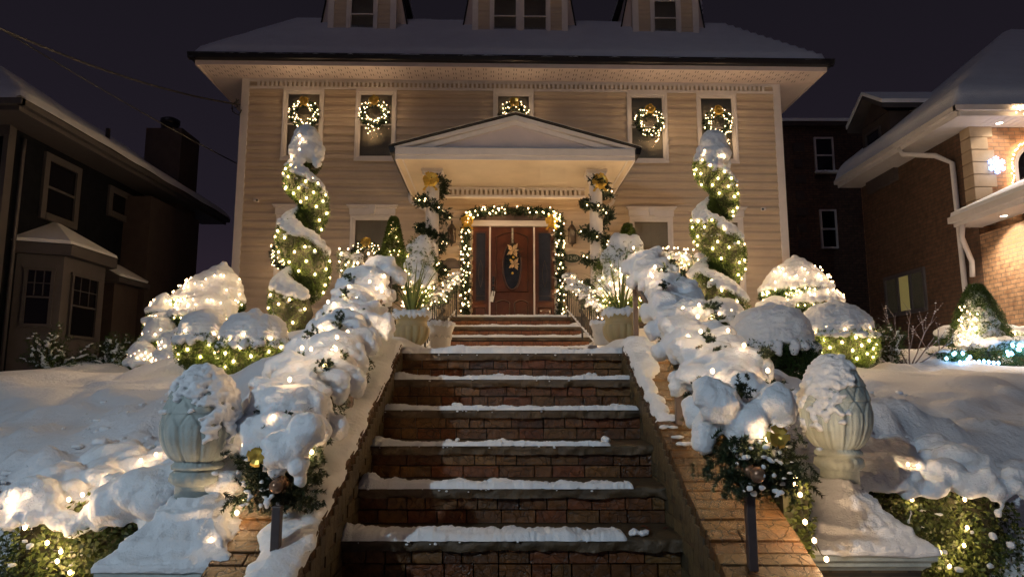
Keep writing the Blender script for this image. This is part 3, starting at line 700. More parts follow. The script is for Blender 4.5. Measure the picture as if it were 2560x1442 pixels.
def window(cx, z0, z1, w, header=False, blind=1.0, parent=H, y=HY, bl='blind', grid=(4, 3)):
    """double hung window with casing, two sashes, muntins between the panes and a shade behind"""
    x0, x1 = cx - w / 2, cx + w / 2; g = G(); c = .055
    g.frame(x0, x1, z0, z1, c, y - .055, y + .03); g.frame(x0 + c - .004, x1 - c + .004, z0 + c - .004, z1 - c + .004, .030, y - .035, y + .05)
    wn = g.build('window', M['trim'], parent, bevel=.005)
    a, b, lo, hi = x0 + c + .026, x1 - c - .026, z0 + c + .026, z1 - c - .026; mid = lo + (hi - lo) * .5 + .02
    g = G(); g.frame(a, b, mid - .015, hi, .022, y - .022, y + .01); g.frame(a, b, lo, mid + .015, .022, y - .002, y + .03, .03); g.build('sash', M['trim'], wn)
    G().box(a + .02, b - .02, y + .004, y + .006, mid, hi - .02).build('pane', M['glass'], wn); G().box(a + .02, b - .02, y + .022, y + .024, lo + .02, mid).build('pane', M['glass'], wn)
    g = G()
    for k in range(1, grid[0]): xx = a + (b - a) * k / grid[0]; g.box(xx - .004, xx + .004, y + .03, y + .036, lo, hi)
    for (p, q) in ((mid, hi), (lo, mid)):
        for k in range(1, grid[1]): zz = p + (q - p) * k / grid[1]; g.box(a, b, y + .037, y + .042, zz - .004, zz + .004)
    g.build('muntins', M['muntin'], wn)
    if blind > 0:
        g = G(); n = 18; top = hi + .03; bot = hi - (hi - lo) * blind
        vs = []
        for i in range(n * 2 + 1):
            xx = a - .02 + (b - a + .04) * i / (n * 2); vs += [(xx, y + .10 + (.012 if i % 2 else 0), bot), (xx, y + .10 + (.012 if i % 2 else 0), top)]
        g.add(vs, [(2 * i, 2 * i + 2, 2 * i + 3, 2 * i + 1) for i in range(n * 2)]); g.build('curtain', M[bl], wn, smooth=True)
    if header:
        g = G(); g.box(x0 - .02, x1 + .02, y - .07, y + .01, z1 + .002, z1 + .14); g.box(x0 - .05, x1 + .05, y - .10, y + .01, z1 + .142, z1 + .175); g.box(x0 - .075, x1 + .075, y - .12, y + .01, z1 + .177, z1 + .205)
        g.prism([(cx - .05, z1 + .004), (cx + .05, z1 + .004), (cx + .075, z1 + .203), (cx - .075, z1 + .203)], y - .128, y - .068, 'y'); g.build('header', M['trim'], wn, bevel=.004)
    else:
        G().box(x0 - .0, x1 + .0, y - .07, y - .056, z0 - .015, z0 + .03).build('sill', M['trim'], wn)
    return wn
for i, x in enumerate(UPW): window(x, 4.60, 6.15, .86)
for i, x in enumerate(LOW): window(x, 1.68, 3.44, .90, header=True)

# dormers
def dormer(cx, w, nwin, inner):
    """inner: +1 shows its right cheek, -1 its left, 0 both"""
    y0 = HY - OV + 1.0; z0 = ZS + .17 + .93; x0, x1 = cx - w / 2, cx + w / 2; zt = z0 + 1.5
    ww = .62; holes = []
    if nwin == 1: holes = [(cx - ww / 2, cx + ww / 2, z0 + .08, z0 + 1.02)]; wx = [cx]
    else: wx = [cx - .33, cx + .33]; holes = [(q - ww / 2, q + ww / 2, z0 + .08, z0 + 1.02) for q in wx]
    g = G(); lap(g, x0 + .06, x1 - .06, y0, z0 - .1, zt, .11, holes, .018); d = g.build('dormer', M['siding'], H)
    g = G(); g.box(x0 - .02, x0 + .11, y0 - .04, y0 + .05, z0 - .15, zt); g.box(x1 - .11, x1 + .02, y0 - .04, y0 + .05, z0 - .15, zt); g.box(x0 + .11, x1 - .11, y0 - .035, y0 + .05, z0 + 1.09, z0 + 1.25)
    g.box(x0 - .12, x1 + .12, y0 - .14, y0 + .1, z0 + 1.252, z0 + 1.34); g.build('trim', M['trim'], d)
    g = G()
    for sg, xx in ((-1, x0), (1, x1)):                              # cheeks running back into the roof
        g.box(*sorted((xx, xx - sg * .03)), y0 + .05, y0 + 2.6, z0 - .1, zt)
    g.build('cheek', M['siding'], d)
    G().box(x0 + .1, x1 - .1, y0 + .35, y0 + .38, z0, zt).build('inner_wall', M['darkint'], d)
    for q in wx: window(q, z0 + .02, z0 + 1.06, ww + .06, parent=d, y=y0, blind=.78, grid=(3, 2))
    for sg, xx in ((-1, x0), (1, x1)):                              # flared verge boards beside the cheeks
        g = G(); o = .17; vs = [(xx, y0 + .12, zt), (xx + sg * .02, y0 + .12, zt), (xx + sg * o * 1.7, y0 + .30, z0 + .16), (xx + sg * o * 1.55, y0 + .30, z0 + .10), (xx, y0 + .3, z0 + .16)]
        vb = [(v_[0], v_[1] + .9, v_[2] + .0) for v_ in vs]; g.add(vs + vb, [(0, 1, 2, 3, 4), (9, 8, 7, 6, 5)] + [(k, (k + 1) % 5, 5 + (k + 1) % 5, 5 + k) for k in range(5)]); g.build('verge', M['soffit'], d)
        g = G().tube([(xx + sg * .03, y0 + .10, zt), (xx + sg * o * 1.72, y0 + .28, z0 + .13)], .018, 6); g.build('verge_edge', M['gutter'], d)
    g = G().prism([(x0 - .15, zt), (cx, zt + w * .42), (x1 + .15, zt)], y0 - .15, y0 + 3, 'y'); r_ = g.build('dormer_roof', M['roofshingle'], d)
    g = G().prism([(x0 - .17, zt + .01), (cx, zt + w * .42 + .09), (x1 + .17, zt + .01), (cx, zt + w * .42 + .02)], y0 - .16, y0 + 3, 'y'); g.build('snow', M['snow'], r_)
    ribbon(lambda t: ((x0 - .1 + (w + .2) * t, y0 - .10, z0 - .06), (0, 1, 0), (0, 0, 1)), lambda t: (-.05, .14), lambda t: .06, M['snow'], 'snow', d, n=50, k=6, seed=cx)
def dx(px): return P(px, 60, HY - OV + 1.0).x
for (a, b, nw) in ((826, 990, 1), (1184, 1418, 2), (1586, 1748, 1)):
    q0, q1 = dx(a), dx(b); dormer((q0 + q1) / 2, q1 - q0, nw, 0)
# chimney on the roof behind the right dormer
c_ = P(1751, 60, HY + 1.4); g = G().box(c_.x - .09, c_.x + .12, c_.y, c_.y + .4, 7.5, 9.4); ch = g.build('chimney', M['dbrick_x'], H)
G().box(c_.x - .13, c_.x + .16, c_.y - .04, c_.y + .44, c_.z - .12, c_.z - .02).build('flashing', M['gutter'], ch)
v, f = blobs([((c_.x + .09, c_.y - .01, c_.z + .1 + k * .12), (.05, .03, .07)) for k in range(8)], .02, .01, 12); mesh_np('snow', v, f, M['snow'], ch, smooth=True)

# portico
PY0, PZ0, PX = 11.3, 3.82, 2.04
pt = G().box(-PX, PX, PY0 + .03, HY - .03, PZ0, PZ0 + .03).build('portico', M['ceil'], H)
g = G(); g.box(-PX, PX, PY0, PY0 + .03, PZ0 - .012, PZ0 + .06); g.box(-PX - .02, PX + .02, PY0 - .03, PY0 + .03, PZ0 + .061, PZ0 + .185)
for s in (-1, 1): g.box(*sorted((s * PX, s * (PX + .03))), PY0 + .031, HY - .03, PZ0 - .012, PZ0 + .185); g.box(*sorted((s * (PX - .12), s * (PX - .09))), PY0 + .05, HY - .04, PZ0 - .01, PZ0)
g.build('entablature', M['trim'], pt, bevel=.004)
ZA = 4.60; zb = PZ0 + .19
g = G().prism([(-PX + .05, zb), (PX - .05, zb), (0, ZA - .05)], PY0 + .07, PY0 + .09, 'y'); g.build('tympanum', M['soffit'], pt)
g = G()
for s in (-1, 1):
    for (o, yy, t0, t1) in ((0, PY0 - .03, .0, .08), (0, PY0 + .02, .08, .15)):
        d_ = Vector((PX + .08, ZA - zb - .02)); L_ = d_.length
        q = [(s * (PX + .08) * (1 - k) , zb + (ZA - zb) * k) for k in (0, 1)]
        g.prism([(q[0][0], q[0][1] - t0), (q[1][0], q[1][1] - t0), (q[1][0], q[1][1] - t1), (q[0][0] - s * t1 * 2.2, q[0][1] - t0)][::s], yy, PY0 + .065, 'y')
g.build('raking_cornice', M['trim'], pt)
g = G()
for s in (-1, 1): g.prism([(s * (PX + .12), zb), (0, ZA + .015), (0, ZA + .045), (s * (PX + .12), zb + .03)][::s], PY0 - .07, HY - .03, 'y')
pr = g.build('portico_roof', M['roofshingle'], pt)
for s in (-1, 1):
    def cen(t, s=s): return ((s * (PX + .12) * (1 - t), PY0 - .09, zb + .03 + (ZA + .015 - zb) * t), (0, 1, 0), (0, 0, 1))
    ribbon(cen, lambda t: (-.01, 2.5), lambda t: .05, M['snow'], 'snow', pr, n=90, k=16, edge=.015, amp=.4, seed=s * 3, nsc=14)
ribbon(lambda t: ((-PX + .0 + 2 * PX * t, PY0 - .035, zb - .002), (0, 1, 0), (0, 0, 1)), lambda t: (-.01, .10), lambda t: .022, M['snow_fine'], 'snow', pt, n=120, k=6, edge=.006, amp=.3, seed=33)
g = G()
for s in (-1, 1): g.prism([(s * (PX + .03), zb - .11), (s * (PX + .10), zb - .11), (s * (PX + .13), zb + .0), (s * (PX + .03), zb + .0)][::s], PY0 - .06, HY - .04, 'y')
g.build('gutter', M['gutter'], pt)
for s in (-1, 1):
    G().tube([(s * (PX + .06), HY - .10, PZ0 + .07), (s * (PX + .06), HY - .10, PZ0 - .04), (s * (PX + .04), HY - .10, PZ0 - .11), (s * (PX - .12), HY - .10, PZ0 - .22), (s * (PX - .26), HY - .09, PZ0 - .27), (s * (PX - .30), HY - .08, PZ0 - .36), (s * (PX - .30), HY - .07, 1.0)], .038, 8).build('downpipe', M['trim'], pt, smooth=True)
# dentilled beam between the columns
G().box(-1.42, 1.42, 13.06, 13.12, PZ0 - .2, PZ0 - .001).build('beam_backing', M['siding'], pt); g = G(); g.box(-1.42, 1.42, 12.985, 13.059, PZ0 - .2, PZ0 - .155); g.box(-1.42, 1.42, 12.985, 13.059, PZ0 - .05, PZ0 - .002)
x = -1.38
while x < 1.36: g.box(x, x + .05, 12.99, 13.059, PZ0 - .154, PZ0 - .051); x += .092
g.build('beam', M['trim'], pt)
CX = (-1.475, 1.475); CY = 12.0
for cx in CX:
    g = G().lathe([(.125, 1.14), (.125, 1.2), (.118, 1.22), (.118, 3.55), (.113, 3.66)], (cx, CY, 0), 96, lambda r_, z, t: r_ * (1 - (.07 * (.5 + .5 * math.cos(t * 20)) if 1.21 < z < 3.6 else 0)))
    co = g.build('column', M['trim'], pt, smooth=True)
    g = G(); g.lathe([(.12, 3.6), (.14, 3.63), (.14, 3.66), (.125, 3.67), (.16, 3.72)], (cx, CY, 0), 32); g.box(cx - .17, cx + .17, CY - .17, CY + .17, 3.722, 3.77); g.box(cx - .19, cx + .19, CY - .19, CY + .19, 3.772, 3.819)
    g.build('capital', M['trim'], co); G().box(cx - .16, cx + .16, CY - .16, CY + .16, 1.121, 1.16).build('base', M['trim'], co)
# porch platform
g = G(); g.box(-3.35, 3.35, 11.8, HY - .03, .1, 1.06); g.box(-1.26, 1.26, 11.42, 11.8, .1, 1.06); pf = g.build('porch', M['cheek'], H)
g = G(); g.box(-3.4, 3.4, 11.78, HY - .03, 1.062, 1.118); g.build('porch_floor', M['stone'], pf)

# front door with its sidelights
DY = HY - .02
def arch_panel(g, x0, x1, z0, z1, rise, y, d=.014, w=.028, inv=False):
    """raised moulding with an arched top"""
    n = 12; top = [(x0 + (x1 - x0) * i / n, z1 + rise * (math.sin(PI * i / n)) * (1 if not inv else -1)) for i in range(n + 1)]
    out = [(x0, z0), (x1, z0)] + top[::-1]; cx = (x0 + x1) / 2; cz = (z0 + z1) / 2
    inn = [(cx + (p[0] - cx) * (1 - 2 * w / (x1 - x0)), cz + (p[1] - cz) * (1 - 2 * w / (z1 - z0))) for p in out]
    m = len(out); vs = [(p[0], y, p[1]) for p in out] + [((p[0] + q[0]) / 2, y - d, (p[1] + q[1]) / 2) for p, q in zip(out, inn)] + [(q[0], y + .006, q[1]) for q in inn]
    g.add(vs, [(k, (k + 1) % m, m + (k + 1) % m, m + k) for k in range(m)] + [(m + k, m + (k + 1) % m, 2 * m + (k + 1) % m, 2 * m + k) for k in range(m)])
dx0, dx1 = P(1227, 650, HY).x, P(1333, 650, HY).x; dzt = P(1280, 568, HY).z; dcx = (dx0 + dx1) / 2; zb0 = 1.15
g = G().box(dx0, dx1, DY, DY + .05, zb0, dzt); door = g.build('front_door', M['wood'], H)
g = G(); arch_panel(g, dx0 + .10, dx1 - .10, zb0 + .70, dzt - .20, .10, DY - .001); arch_panel(g, dx0 + .10, dcx - .04, zb0 + .12, zb0 + .50, .05, DY - .001); arch_panel(g, dcx + .04, dx1 - .10, zb0 + .12, zb0 + .50, .05, DY - .001)
g.build('panel_moulding', M['wood_dark'], door, smooth=False)
oz = zb0 + 1.22; n = 40; g = G()
vs = []
for (rx, rz, y) in ((.205, .50, DY), (.195, .485, DY - .022), (.17, .455, DY - .022), (.162, .445, DY + .002)): vs += [(dcx + rx * math.cos(2 * PI * k / n), y, oz + rz * math.sin(2 * PI * k / n)) for k in range(n)]
g.add(vs, [(r_ * n + k, r_ * n + (k + 1) % n, (r_ + 1) * n + (k + 1) % n, (r_ + 1) * n + k) for r_ in range(3) for k in range(n)]); g.build('oval_frame', M['wood_dark'], door, smooth=True)
g = G().add([(dcx + .17 * math.cos(2 * PI * k / n), DY - .003, oz + .455 * math.sin(2 * PI * k / n)) for k in range(n)], [tuple(range(n))]); g.build('oval_glass', M['doorglass'], door)
g = G(); g.box(dx0 + .035, dx0 + .075, DY - .02, DY, zb0 + .86, zb0 + 1.02); g.box(dx0 + .03, dx0 + .08, DY - .02, DY, zb0 + .50, zb0 + .82); g.lathe([(.0, 0), (.02, 0), (.02, .03), (0, .03)], (0, 0, 0), 4)
g.tube([(dx0 + .055, DY - .02, zb0 + .78), (dx0 + .055, DY - .07, zb0 + .76), (dx0 + .055, DY - .075, zb0 + .62), (dx0 + .055, DY - .02, zb0 + .56)], .012, 8); g.tube([(dx0 + .055, DY - .02, zb0 + .95), (dx0 + .055, DY - .05, zb0 + .95)], .026, 12); g.v = g.v; g.build('handle', M['iron'], door)
wx0, wx1 = P(1181, 650, HY).x, P(1386, 650, HY).x
for (a, b) in ((wx0, dx0 - .035), (dx1 + .035, wx1)):
    sd = G().box(a, b, DY, DY + .05, zb0 - .02, dzt).build('sidelight', M['wood'], H)
    g = G(); c0, c1 = a + .06, b - .06; arch_panel(g, c0, c1, zb0 + .10, zb0 + .40, 0, DY - .001); g.frame(c0 - .01, c1 + .01, zb0 + .50, dzt - .10, .03, DY - .014, DY); g.build('panel_moulding', M['wood_dark'], sd)
    G().box(c0 + .02, c1 - .02, DY - .004, DY - .001, zb0 + .53, dzt - .13).build('glass', M['doorglass'], sd)
    g = G(); cc = (c0 + c1) / 2
    for k in range(9):
        a0 = .05 * math.sin(PI * k / 8)
        if k < 8:
            a1 = .05 * math.sin(PI * (k + 1) / 8)
            for s in (-1, 1): g.tube([(cc + s * a0, DY - .006, zb0 + .8 + .07 * k), (cc + s * a1, DY - .006, zb0 + .87 + .07 * k)], .003, 4)
    g.box(c0 + .02, c1 - .02, DY - .007, DY - .005, zb0 + .62, zb0 + .626); g.build('leading', M['lantern_glass'], sd)
g = G(); pw = .030
for xx in (dx0 - .018, dx1 + .018): g.box(xx - .017, xx + .017, DY - .045, DY + .05, zb0 - .02, dzt)
zt0 = P(1280, 567, HY).z; zt1 = P(1280, 555, HY).z
g.box(wx0 - .03, wx1 + .03, DY - .055, DY + .05, zt0 + .001, zt1); g.box(wx0 - .05, wx1 + .05, DY - .065, DY + .04, zt1 - .02, zt1 + .012)
g.box(wx0 - .055, wx0 - .02, DY - .03, DY + .05, zb0 - .02, zt0); g.box(wx1 + .02, wx1 + .055, DY - .03, DY + .05, zb0 - .02, zt0); g.build('door_frame', M['trim'], H, bevel=.004)
n = 24; cxm = (wx0 + wx1) / 2; g = G(); rr = (wx1 - wx0) / 2
pl = [(cxm + rr * math.cos(PI * k / n), zt1 + .014 + .30 * max(0, math.sin(PI * k / n)) ** .8) for k in range(n + 1)]
g.prism(pl, DY - .02, DY + .03, 'y'); g.build('arched_lintel', M['lintel'], H)
g = G().box(wx0 - .1, wx1 + .1, HY - .25, HY, 1.12, 1.15); g.build('threshold', M['stone'], H)

# ------------------------------------------------------------------ plants, lights, decorations
def snowy(name, lst, m='snow', **kw):
    pass
def foliage_part(name, pos, nor, L, W, m, parent, kind='leaf', **kw):
    if kind == 'leaf': v, f = leaf_mesh(pos, nor, L, W, **kw)
    else: v, f = sprig_mesh(pos, nor, L, kw.get('nn', 20), kw.get('nl', .03), kw.get('nw', .003), kw.get('spread', 1))
    return mesh_np(name, v, f, M[m], parent)

def spiral(label, ax, base, ztop, zleft, cone, seed):
    """spiral-clipped conifer: a sloping band of clipped foliage winding down a trunk, snow lying on its shoulder"""
    x0, y0 = ax; t = thing('spiral_topiary', label, 'topiary', (x0, y0, base)); pitch = .84
    G().tube([(x0, y0, base - .2), (x0 + .02, y0, (base + ztop) / 2), (x0, y0, ztop - .2)], [.045, .035, .015], 8).build('trunk', M['bark'], t, smooth=True)
    def prm(z):
        k = (ztop - z) / (ztop - base); sc = .58 + .54 * min(1, k * 1.15) ** .8
        return sc
    z0 = ztop - .42; pos = []; nor = []; sn = []; bl = []; N = 240; core = []
    zz = np.linspace(z0, base + .12, N)
    path = []
    for z in zz:
        ph = -PI / 2 + (zleft - z) / pitch * 2 * PI; sc = prm(z); path.append((z, ph, sc))
    n_leaf = 30000; idx = rng.integers(0, N, n_leaf); idx = idx[rng.random(n_leaf) < np.array([path[i][2] for i in idx])]
    rs = np.random.default_rng(seed)
    for i in idx:
        z, ph, sc = path[i]; a = rs.uniform(0, 2 * PI); rr = rs.uniform(.86, 1.07)
        ox = math.cos(a) * .198 * sc * rr; oz = math.sin(a) * .302 * sc * rr
        R_ = .145 * sc; q = R_ + ox; pos.append((x0 + math.sin(ph) * q, y0 - math.cos(ph) * q, z + oz)); nor.append((math.sin(ph) * math.cos(a), -math.cos(ph) * math.cos(a), math.sin(a) * .8 + .12))
    pos = np.array(pos); nor = np.array(nor)
    v, f = sprig_mesh(pos, nor + rng.normal(0, .35, nor.shape), .035, 5, .022, .0085, .8); mesh_np('foliage', v, f, M['cedar'], t)
    for z, ph, sc in path[::4]:
        R_ = .145 * sc; core.append(((x0 + math.sin(ph) * R_, y0 - math.cos(ph) * R_, z), (.165 * sc, .165 * sc, .25 * sc)))
    v, f = blobs(core, .035, .015, 9, 2); mesh_np('inner_branches', v, f, M['core'], t, smooth=True)
    R1 = random.Random(seed)
    for i, (z, ph, sc) in enumerate(path):
        R_ = .145 * sc; gap = noise.noise(Vector((i * .06, seed, 0)))
        for _ in range(4):
            a = R(R1.uniform(34, 84) if gap < .2 else R1.uniform(60, 84)); q = R_ + math.cos(a) * .198 * sc; r_ = R1.uniform(.028, .070) * sc * (1.1 - .8 * max(0, gap))
            sn.append(((x0 + math.sin(ph) * q, y0 - math.cos(ph) * q, z + math.sin(a) * .302 * sc + .01), (r_, r_, r_ * R1.uniform(.6, .85))))
        if R1.random() < .38:
            a2 = R(R1.uniform(0, 40)); q = R_ + math.cos(a2) * .208 * sc; r_ = R1.uniform(.010, .024)
            sn.append(((x0 + math.sin(ph) * q, y0 - math.cos(ph) * q, z + math.sin(a2) * .302 * sc), (r_ * 1.4, r_, r_ * .8)))
    sn.append(((x0, y0 - .02, ztop - cone * .52), (.195, .195, cone * .52))); sn.append(((x0 + .02, y0 - .02, ztop - cone * .8), (.225, .22, cone * .32)))
    for k in range(40): a = R1.uniform(0, 2 * PI); u = R1.uniform(.35, 1.15); r_ = R1.uniform(.03, .07); sn.append(((x0 + math.cos(a) * .2 * min(1, .4 + u * .7), y0 + math.sin(a) * .2 * min(1, .4 + u * .7), ztop - cone * u), (r_, r_, r_ * 1.2)))
    v, f = blobs(sn, .013, .012, 14, 2, 4); mesh_np('snow', v, f, M['snow'], t, smooth=True)
    for q_ in range(112):
        z, ph, sc = path[min(N - 1, int((q_ + R1.random()) / 112 * N))]
        if math.cos(ph) < -.55: continue
        a = R(-62 + 124 * ((q_ * .618 + R1.uniform(-.08, .08)) % 1)); R_ = .145 * sc; q = R_ + math.cos(a) * .218 * sc
        bl.append((z, Vector((x0 + math.sin(ph) * q, y0 - math.cos(ph) * q - .01, z + math.sin(a) * .33 * sc))))
    for k in range(9):
        a = R1.uniform(-1.3, 1.0); zz_ = ztop - R1.uniform(.22, .5); bl.append((zz_, Vector((x0 + math.sin(a) * .2, y0 - math.cos(a) * .21, zz_))))
    bl.sort(key=lambda q: -q[0])
    return t, [b for _, b in bl]
aL = P(757, 600, 9.0); aR = P(1792, 600, 9.0)
tL, bL = spiral('left spiral topiary, its snowy tip in front of the outer left upper window', (aL.x, 9.0), .74, P(765, 312, 9).z, P(700, 590, 9).z, .50, 1)
tR, bR = spiral('right spiral topiary, its snowy tip in front of the outer right upper window', (aR.x, 9.0), .74, P(1785, 325, 9).z, P(1740, 575, 9).z, .44, 2)
lights(bL, 'warm fairy lights wound round the left spiral topiary'); lights(bR, 'warm fairy lights wound round the right spiral topiary')

def dome(parent, c, r, zsnow, kind='darkbox', nleaf=9000, leafL=.03, pw=2.6, drips=26, seed=1, snowh=.55, over=1.05, thick=.08):
    """clipped ball shrub: leaves on a rounded body, a thick cap of snow with a scalloped hem; zsnow = height of the hem relative to c in units of r.z"""
    pos, nor = ell_shell(c, r, nleaf, .84, 1.05, pw=pw); keep = (pos[:, 2] < c[2] + r[2] * (zsnow + .10)); pos, nor = pos[keep], nor[keep]
    v, f = sprig_mesh(pos, nor + rng.normal(0, .5, nor.shape), leafL * 1.4, 5, leafL * .8, leafL * .30, .8); mesh_np('foliage', v, f, M[kind], parent)
    v, f = blobs([(c, (r[0] * .86, r[1] * .86, r[2] * .86))], .04, .02, 8, 1); mesh_np('inner_branches', v, f, M['core'], parent, smooth=True)
    R1 = random.Random(seed); lst = []
    for k in range(7):                                               # stacked discs make the cap
        u = k / 6; zz = zsnow + (1 - zsnow) * u; rr = max(0, 1 - max(zz, 0) ** (pw + .6)) ** (1 / (pw + .6)) if zz > 0 else 1
        rr = max(rr, .25 + .0 * u)
        lst.append(((c[0], c[1], c[2] + r[2] * zz + thick * .4), (r[0] * rr * over, r[1] * rr * over, max(.06, thick))))
    for k in range(drips):
        a = 2 * PI * k / drips + R1.uniform(-.1, .1); d = R1.uniform(.03, .075); w_ = R1.uniform(.03, .055)
        lst.append(((c[0] + math.cos(a) * r[0] * over * .97, c[1] + math.sin(a) * r[1] * over * .97, c[2] + r[2] * zsnow - d * .3), (w_ * 1.2, w_ * 1.2, d)))
    v, f = blobs(lst, max(.013, r[0] * .032), .020, 8, 3, 5); mesh_np('snow', v, f, M['snow'], parent, smooth=True)
def domelights(c, r, n, zlo, zhi, seed, k=1.07, front=True, pw=2.6):
    R1 = random.Random(seed); out = []
    for i in range(n):
        zz = zlo + (zhi - zlo) * ((i * .618) % 1); a = -PI * (.04 + .92 * (i + R1.random()) / n) if front else R1.uniform(0, 2 * PI); rr = max(.05, 1 - min(abs(zz), .99) ** pw) ** (1 / pw)
        out.append(Vector((c[0] + math.cos(a) * r[0] * rr * k, c[1] + math.sin(a) * r[1] * rr * k, c[2] + r[2] * zz)))
    out.sort(key=lambda p: p.x + p.z * .3); return out
def dshrub(name, label, llabel, px0, px1, pytop, pybot, Y, zs=.25, nl=24, seed=1, kind='cedar', zl=(-.7, .45), cat='shrub', dep=None, thick=.08, leafL=.032, pw=2.6, over=1.10, drips=26, group=None):
    cat2 = name == 'small_shrub'
    a = P(px0, (pytop + pybot) / 2, Y); b = P(px1, (pytop + pybot) / 2, Y); top = P(1280, pytop, Y).z; bot = P(1280, pybot, Y).z
    r = ((b.x - a.x) / 2, dep or (b.x - a.x) / 2, (top - bot) / 2); c = ((a.x + b.x) / 2, Y + .1, (top + bot) / 2 - .03)
    t = thing(name, label, cat, (c[0], c[1], bot), group); G().tube([(c[0], c[1], bot - .25), (c[0], c[1], c[2])], [.04, .03], 7).build('trunk', M['bark'], t)
    dome(t, c, r, zs, kind, int(9000 * max(.4, r[0] / .35)), leafL, pw, drips, seed, thick=thick, over=over)
    if nl: lights(domelights(c, r, int(nl * (1.6 if cat2 else 1)), zl[0], zl[1], seed + 9, pw=pw), llabel, 'bulb_small' if cat2 else 'bulb')
    return t
SG = 'snow capped clipped shrubs in front of the house'
dshrub('ball_shrub', 'narrower snow capped ball shrub with bright green sides left of the left spiral topiary', 'warm lights on the left ball shrub of the pair beside the left topiary', 440, 558, 783, 912, 7.6, .15, 14, 3, group=SG)
dshrub('ball_shrub', 'wider snow capped ball shrub between the narrow lit one and the left topiary', 'warm lights on the wider ball shrub nearest the left topiary', 548, 705, 788, 935, 7.1, .15, 18, 4, group=SG)
dshrub('ball_shrub', 'unlit dark green ball shrub under the thickest snow cap, right of the stairs', '', 1842, 2035, 783, 952, 6.2, .10, 0, 5, kind='darkbox', thick=.11, pw=3, group=SG)
dshrub('ball_shrub', 'lit ball shrub with patchy snow, rightmost of the clipped shrubs', 'warm lights on the ball shrub at the right end', 2010, 2185, 775, 915, 7.7, .22, 30, 6, thick=.12, group=SG)
dshrub('low_shrub', 'low snowy shrub at the foot of the left spiral topiary', 'warm lights on the low shrub at the foot of the left topiary', 672, 740, 762, 822, 9.0, .0, 8, 7, leafL=.03, group=SG)
dshrub('low_shrub', 'low spreading snowy shrub at the foot of the right spiral topiary', 'warm lights on the low shrub at the foot of the right topiary', 1742, 1862, 752, 838, 8.6, .0, 16, 8, leafL=.03, zl=(-.5, .9), group=SG)
dshrub('small_shrub', 'small snow capped shrub in front of the left tiered topiary', 'warm lights on the small snowy shrub before the left tiered topiary', 350, 428, 798, 895, 8.9, .1, 22, 9, zl=(-.8, .9), leafL=.028, group=SG)
dshrub('small_shrub', 'tiny round snowy shrub at the outer left end of the lit row', 'warm lights on the tiny shrub at the outer left end', 314, 372, 860, 918, 8.6, -.3, 18, 10, zl=(-.6, .9), leafL=.026, group=SG)
dshrub('small_shrub', 'small low snow mound shrub between the tiny shrub and the bright green ball shrub', 'warm lights on the low mound shrub left of the bright green ball shrub', 376, 452, 878, 922, 8.2, -.6, 12, 11, zl=(-.2, .9), leafL=.026, group=SG)
dshrub('small_shrub', 'small rounded snowy shrub tucked under the left tiered topiary beside the bright green ball', 'warm lights on the rounded snowy shrub under the left tiered topiary', 392, 470, 830, 892, 8.4, -.5, 14, 12, zl=(-.6, .9), leafL=.026, group=SG)

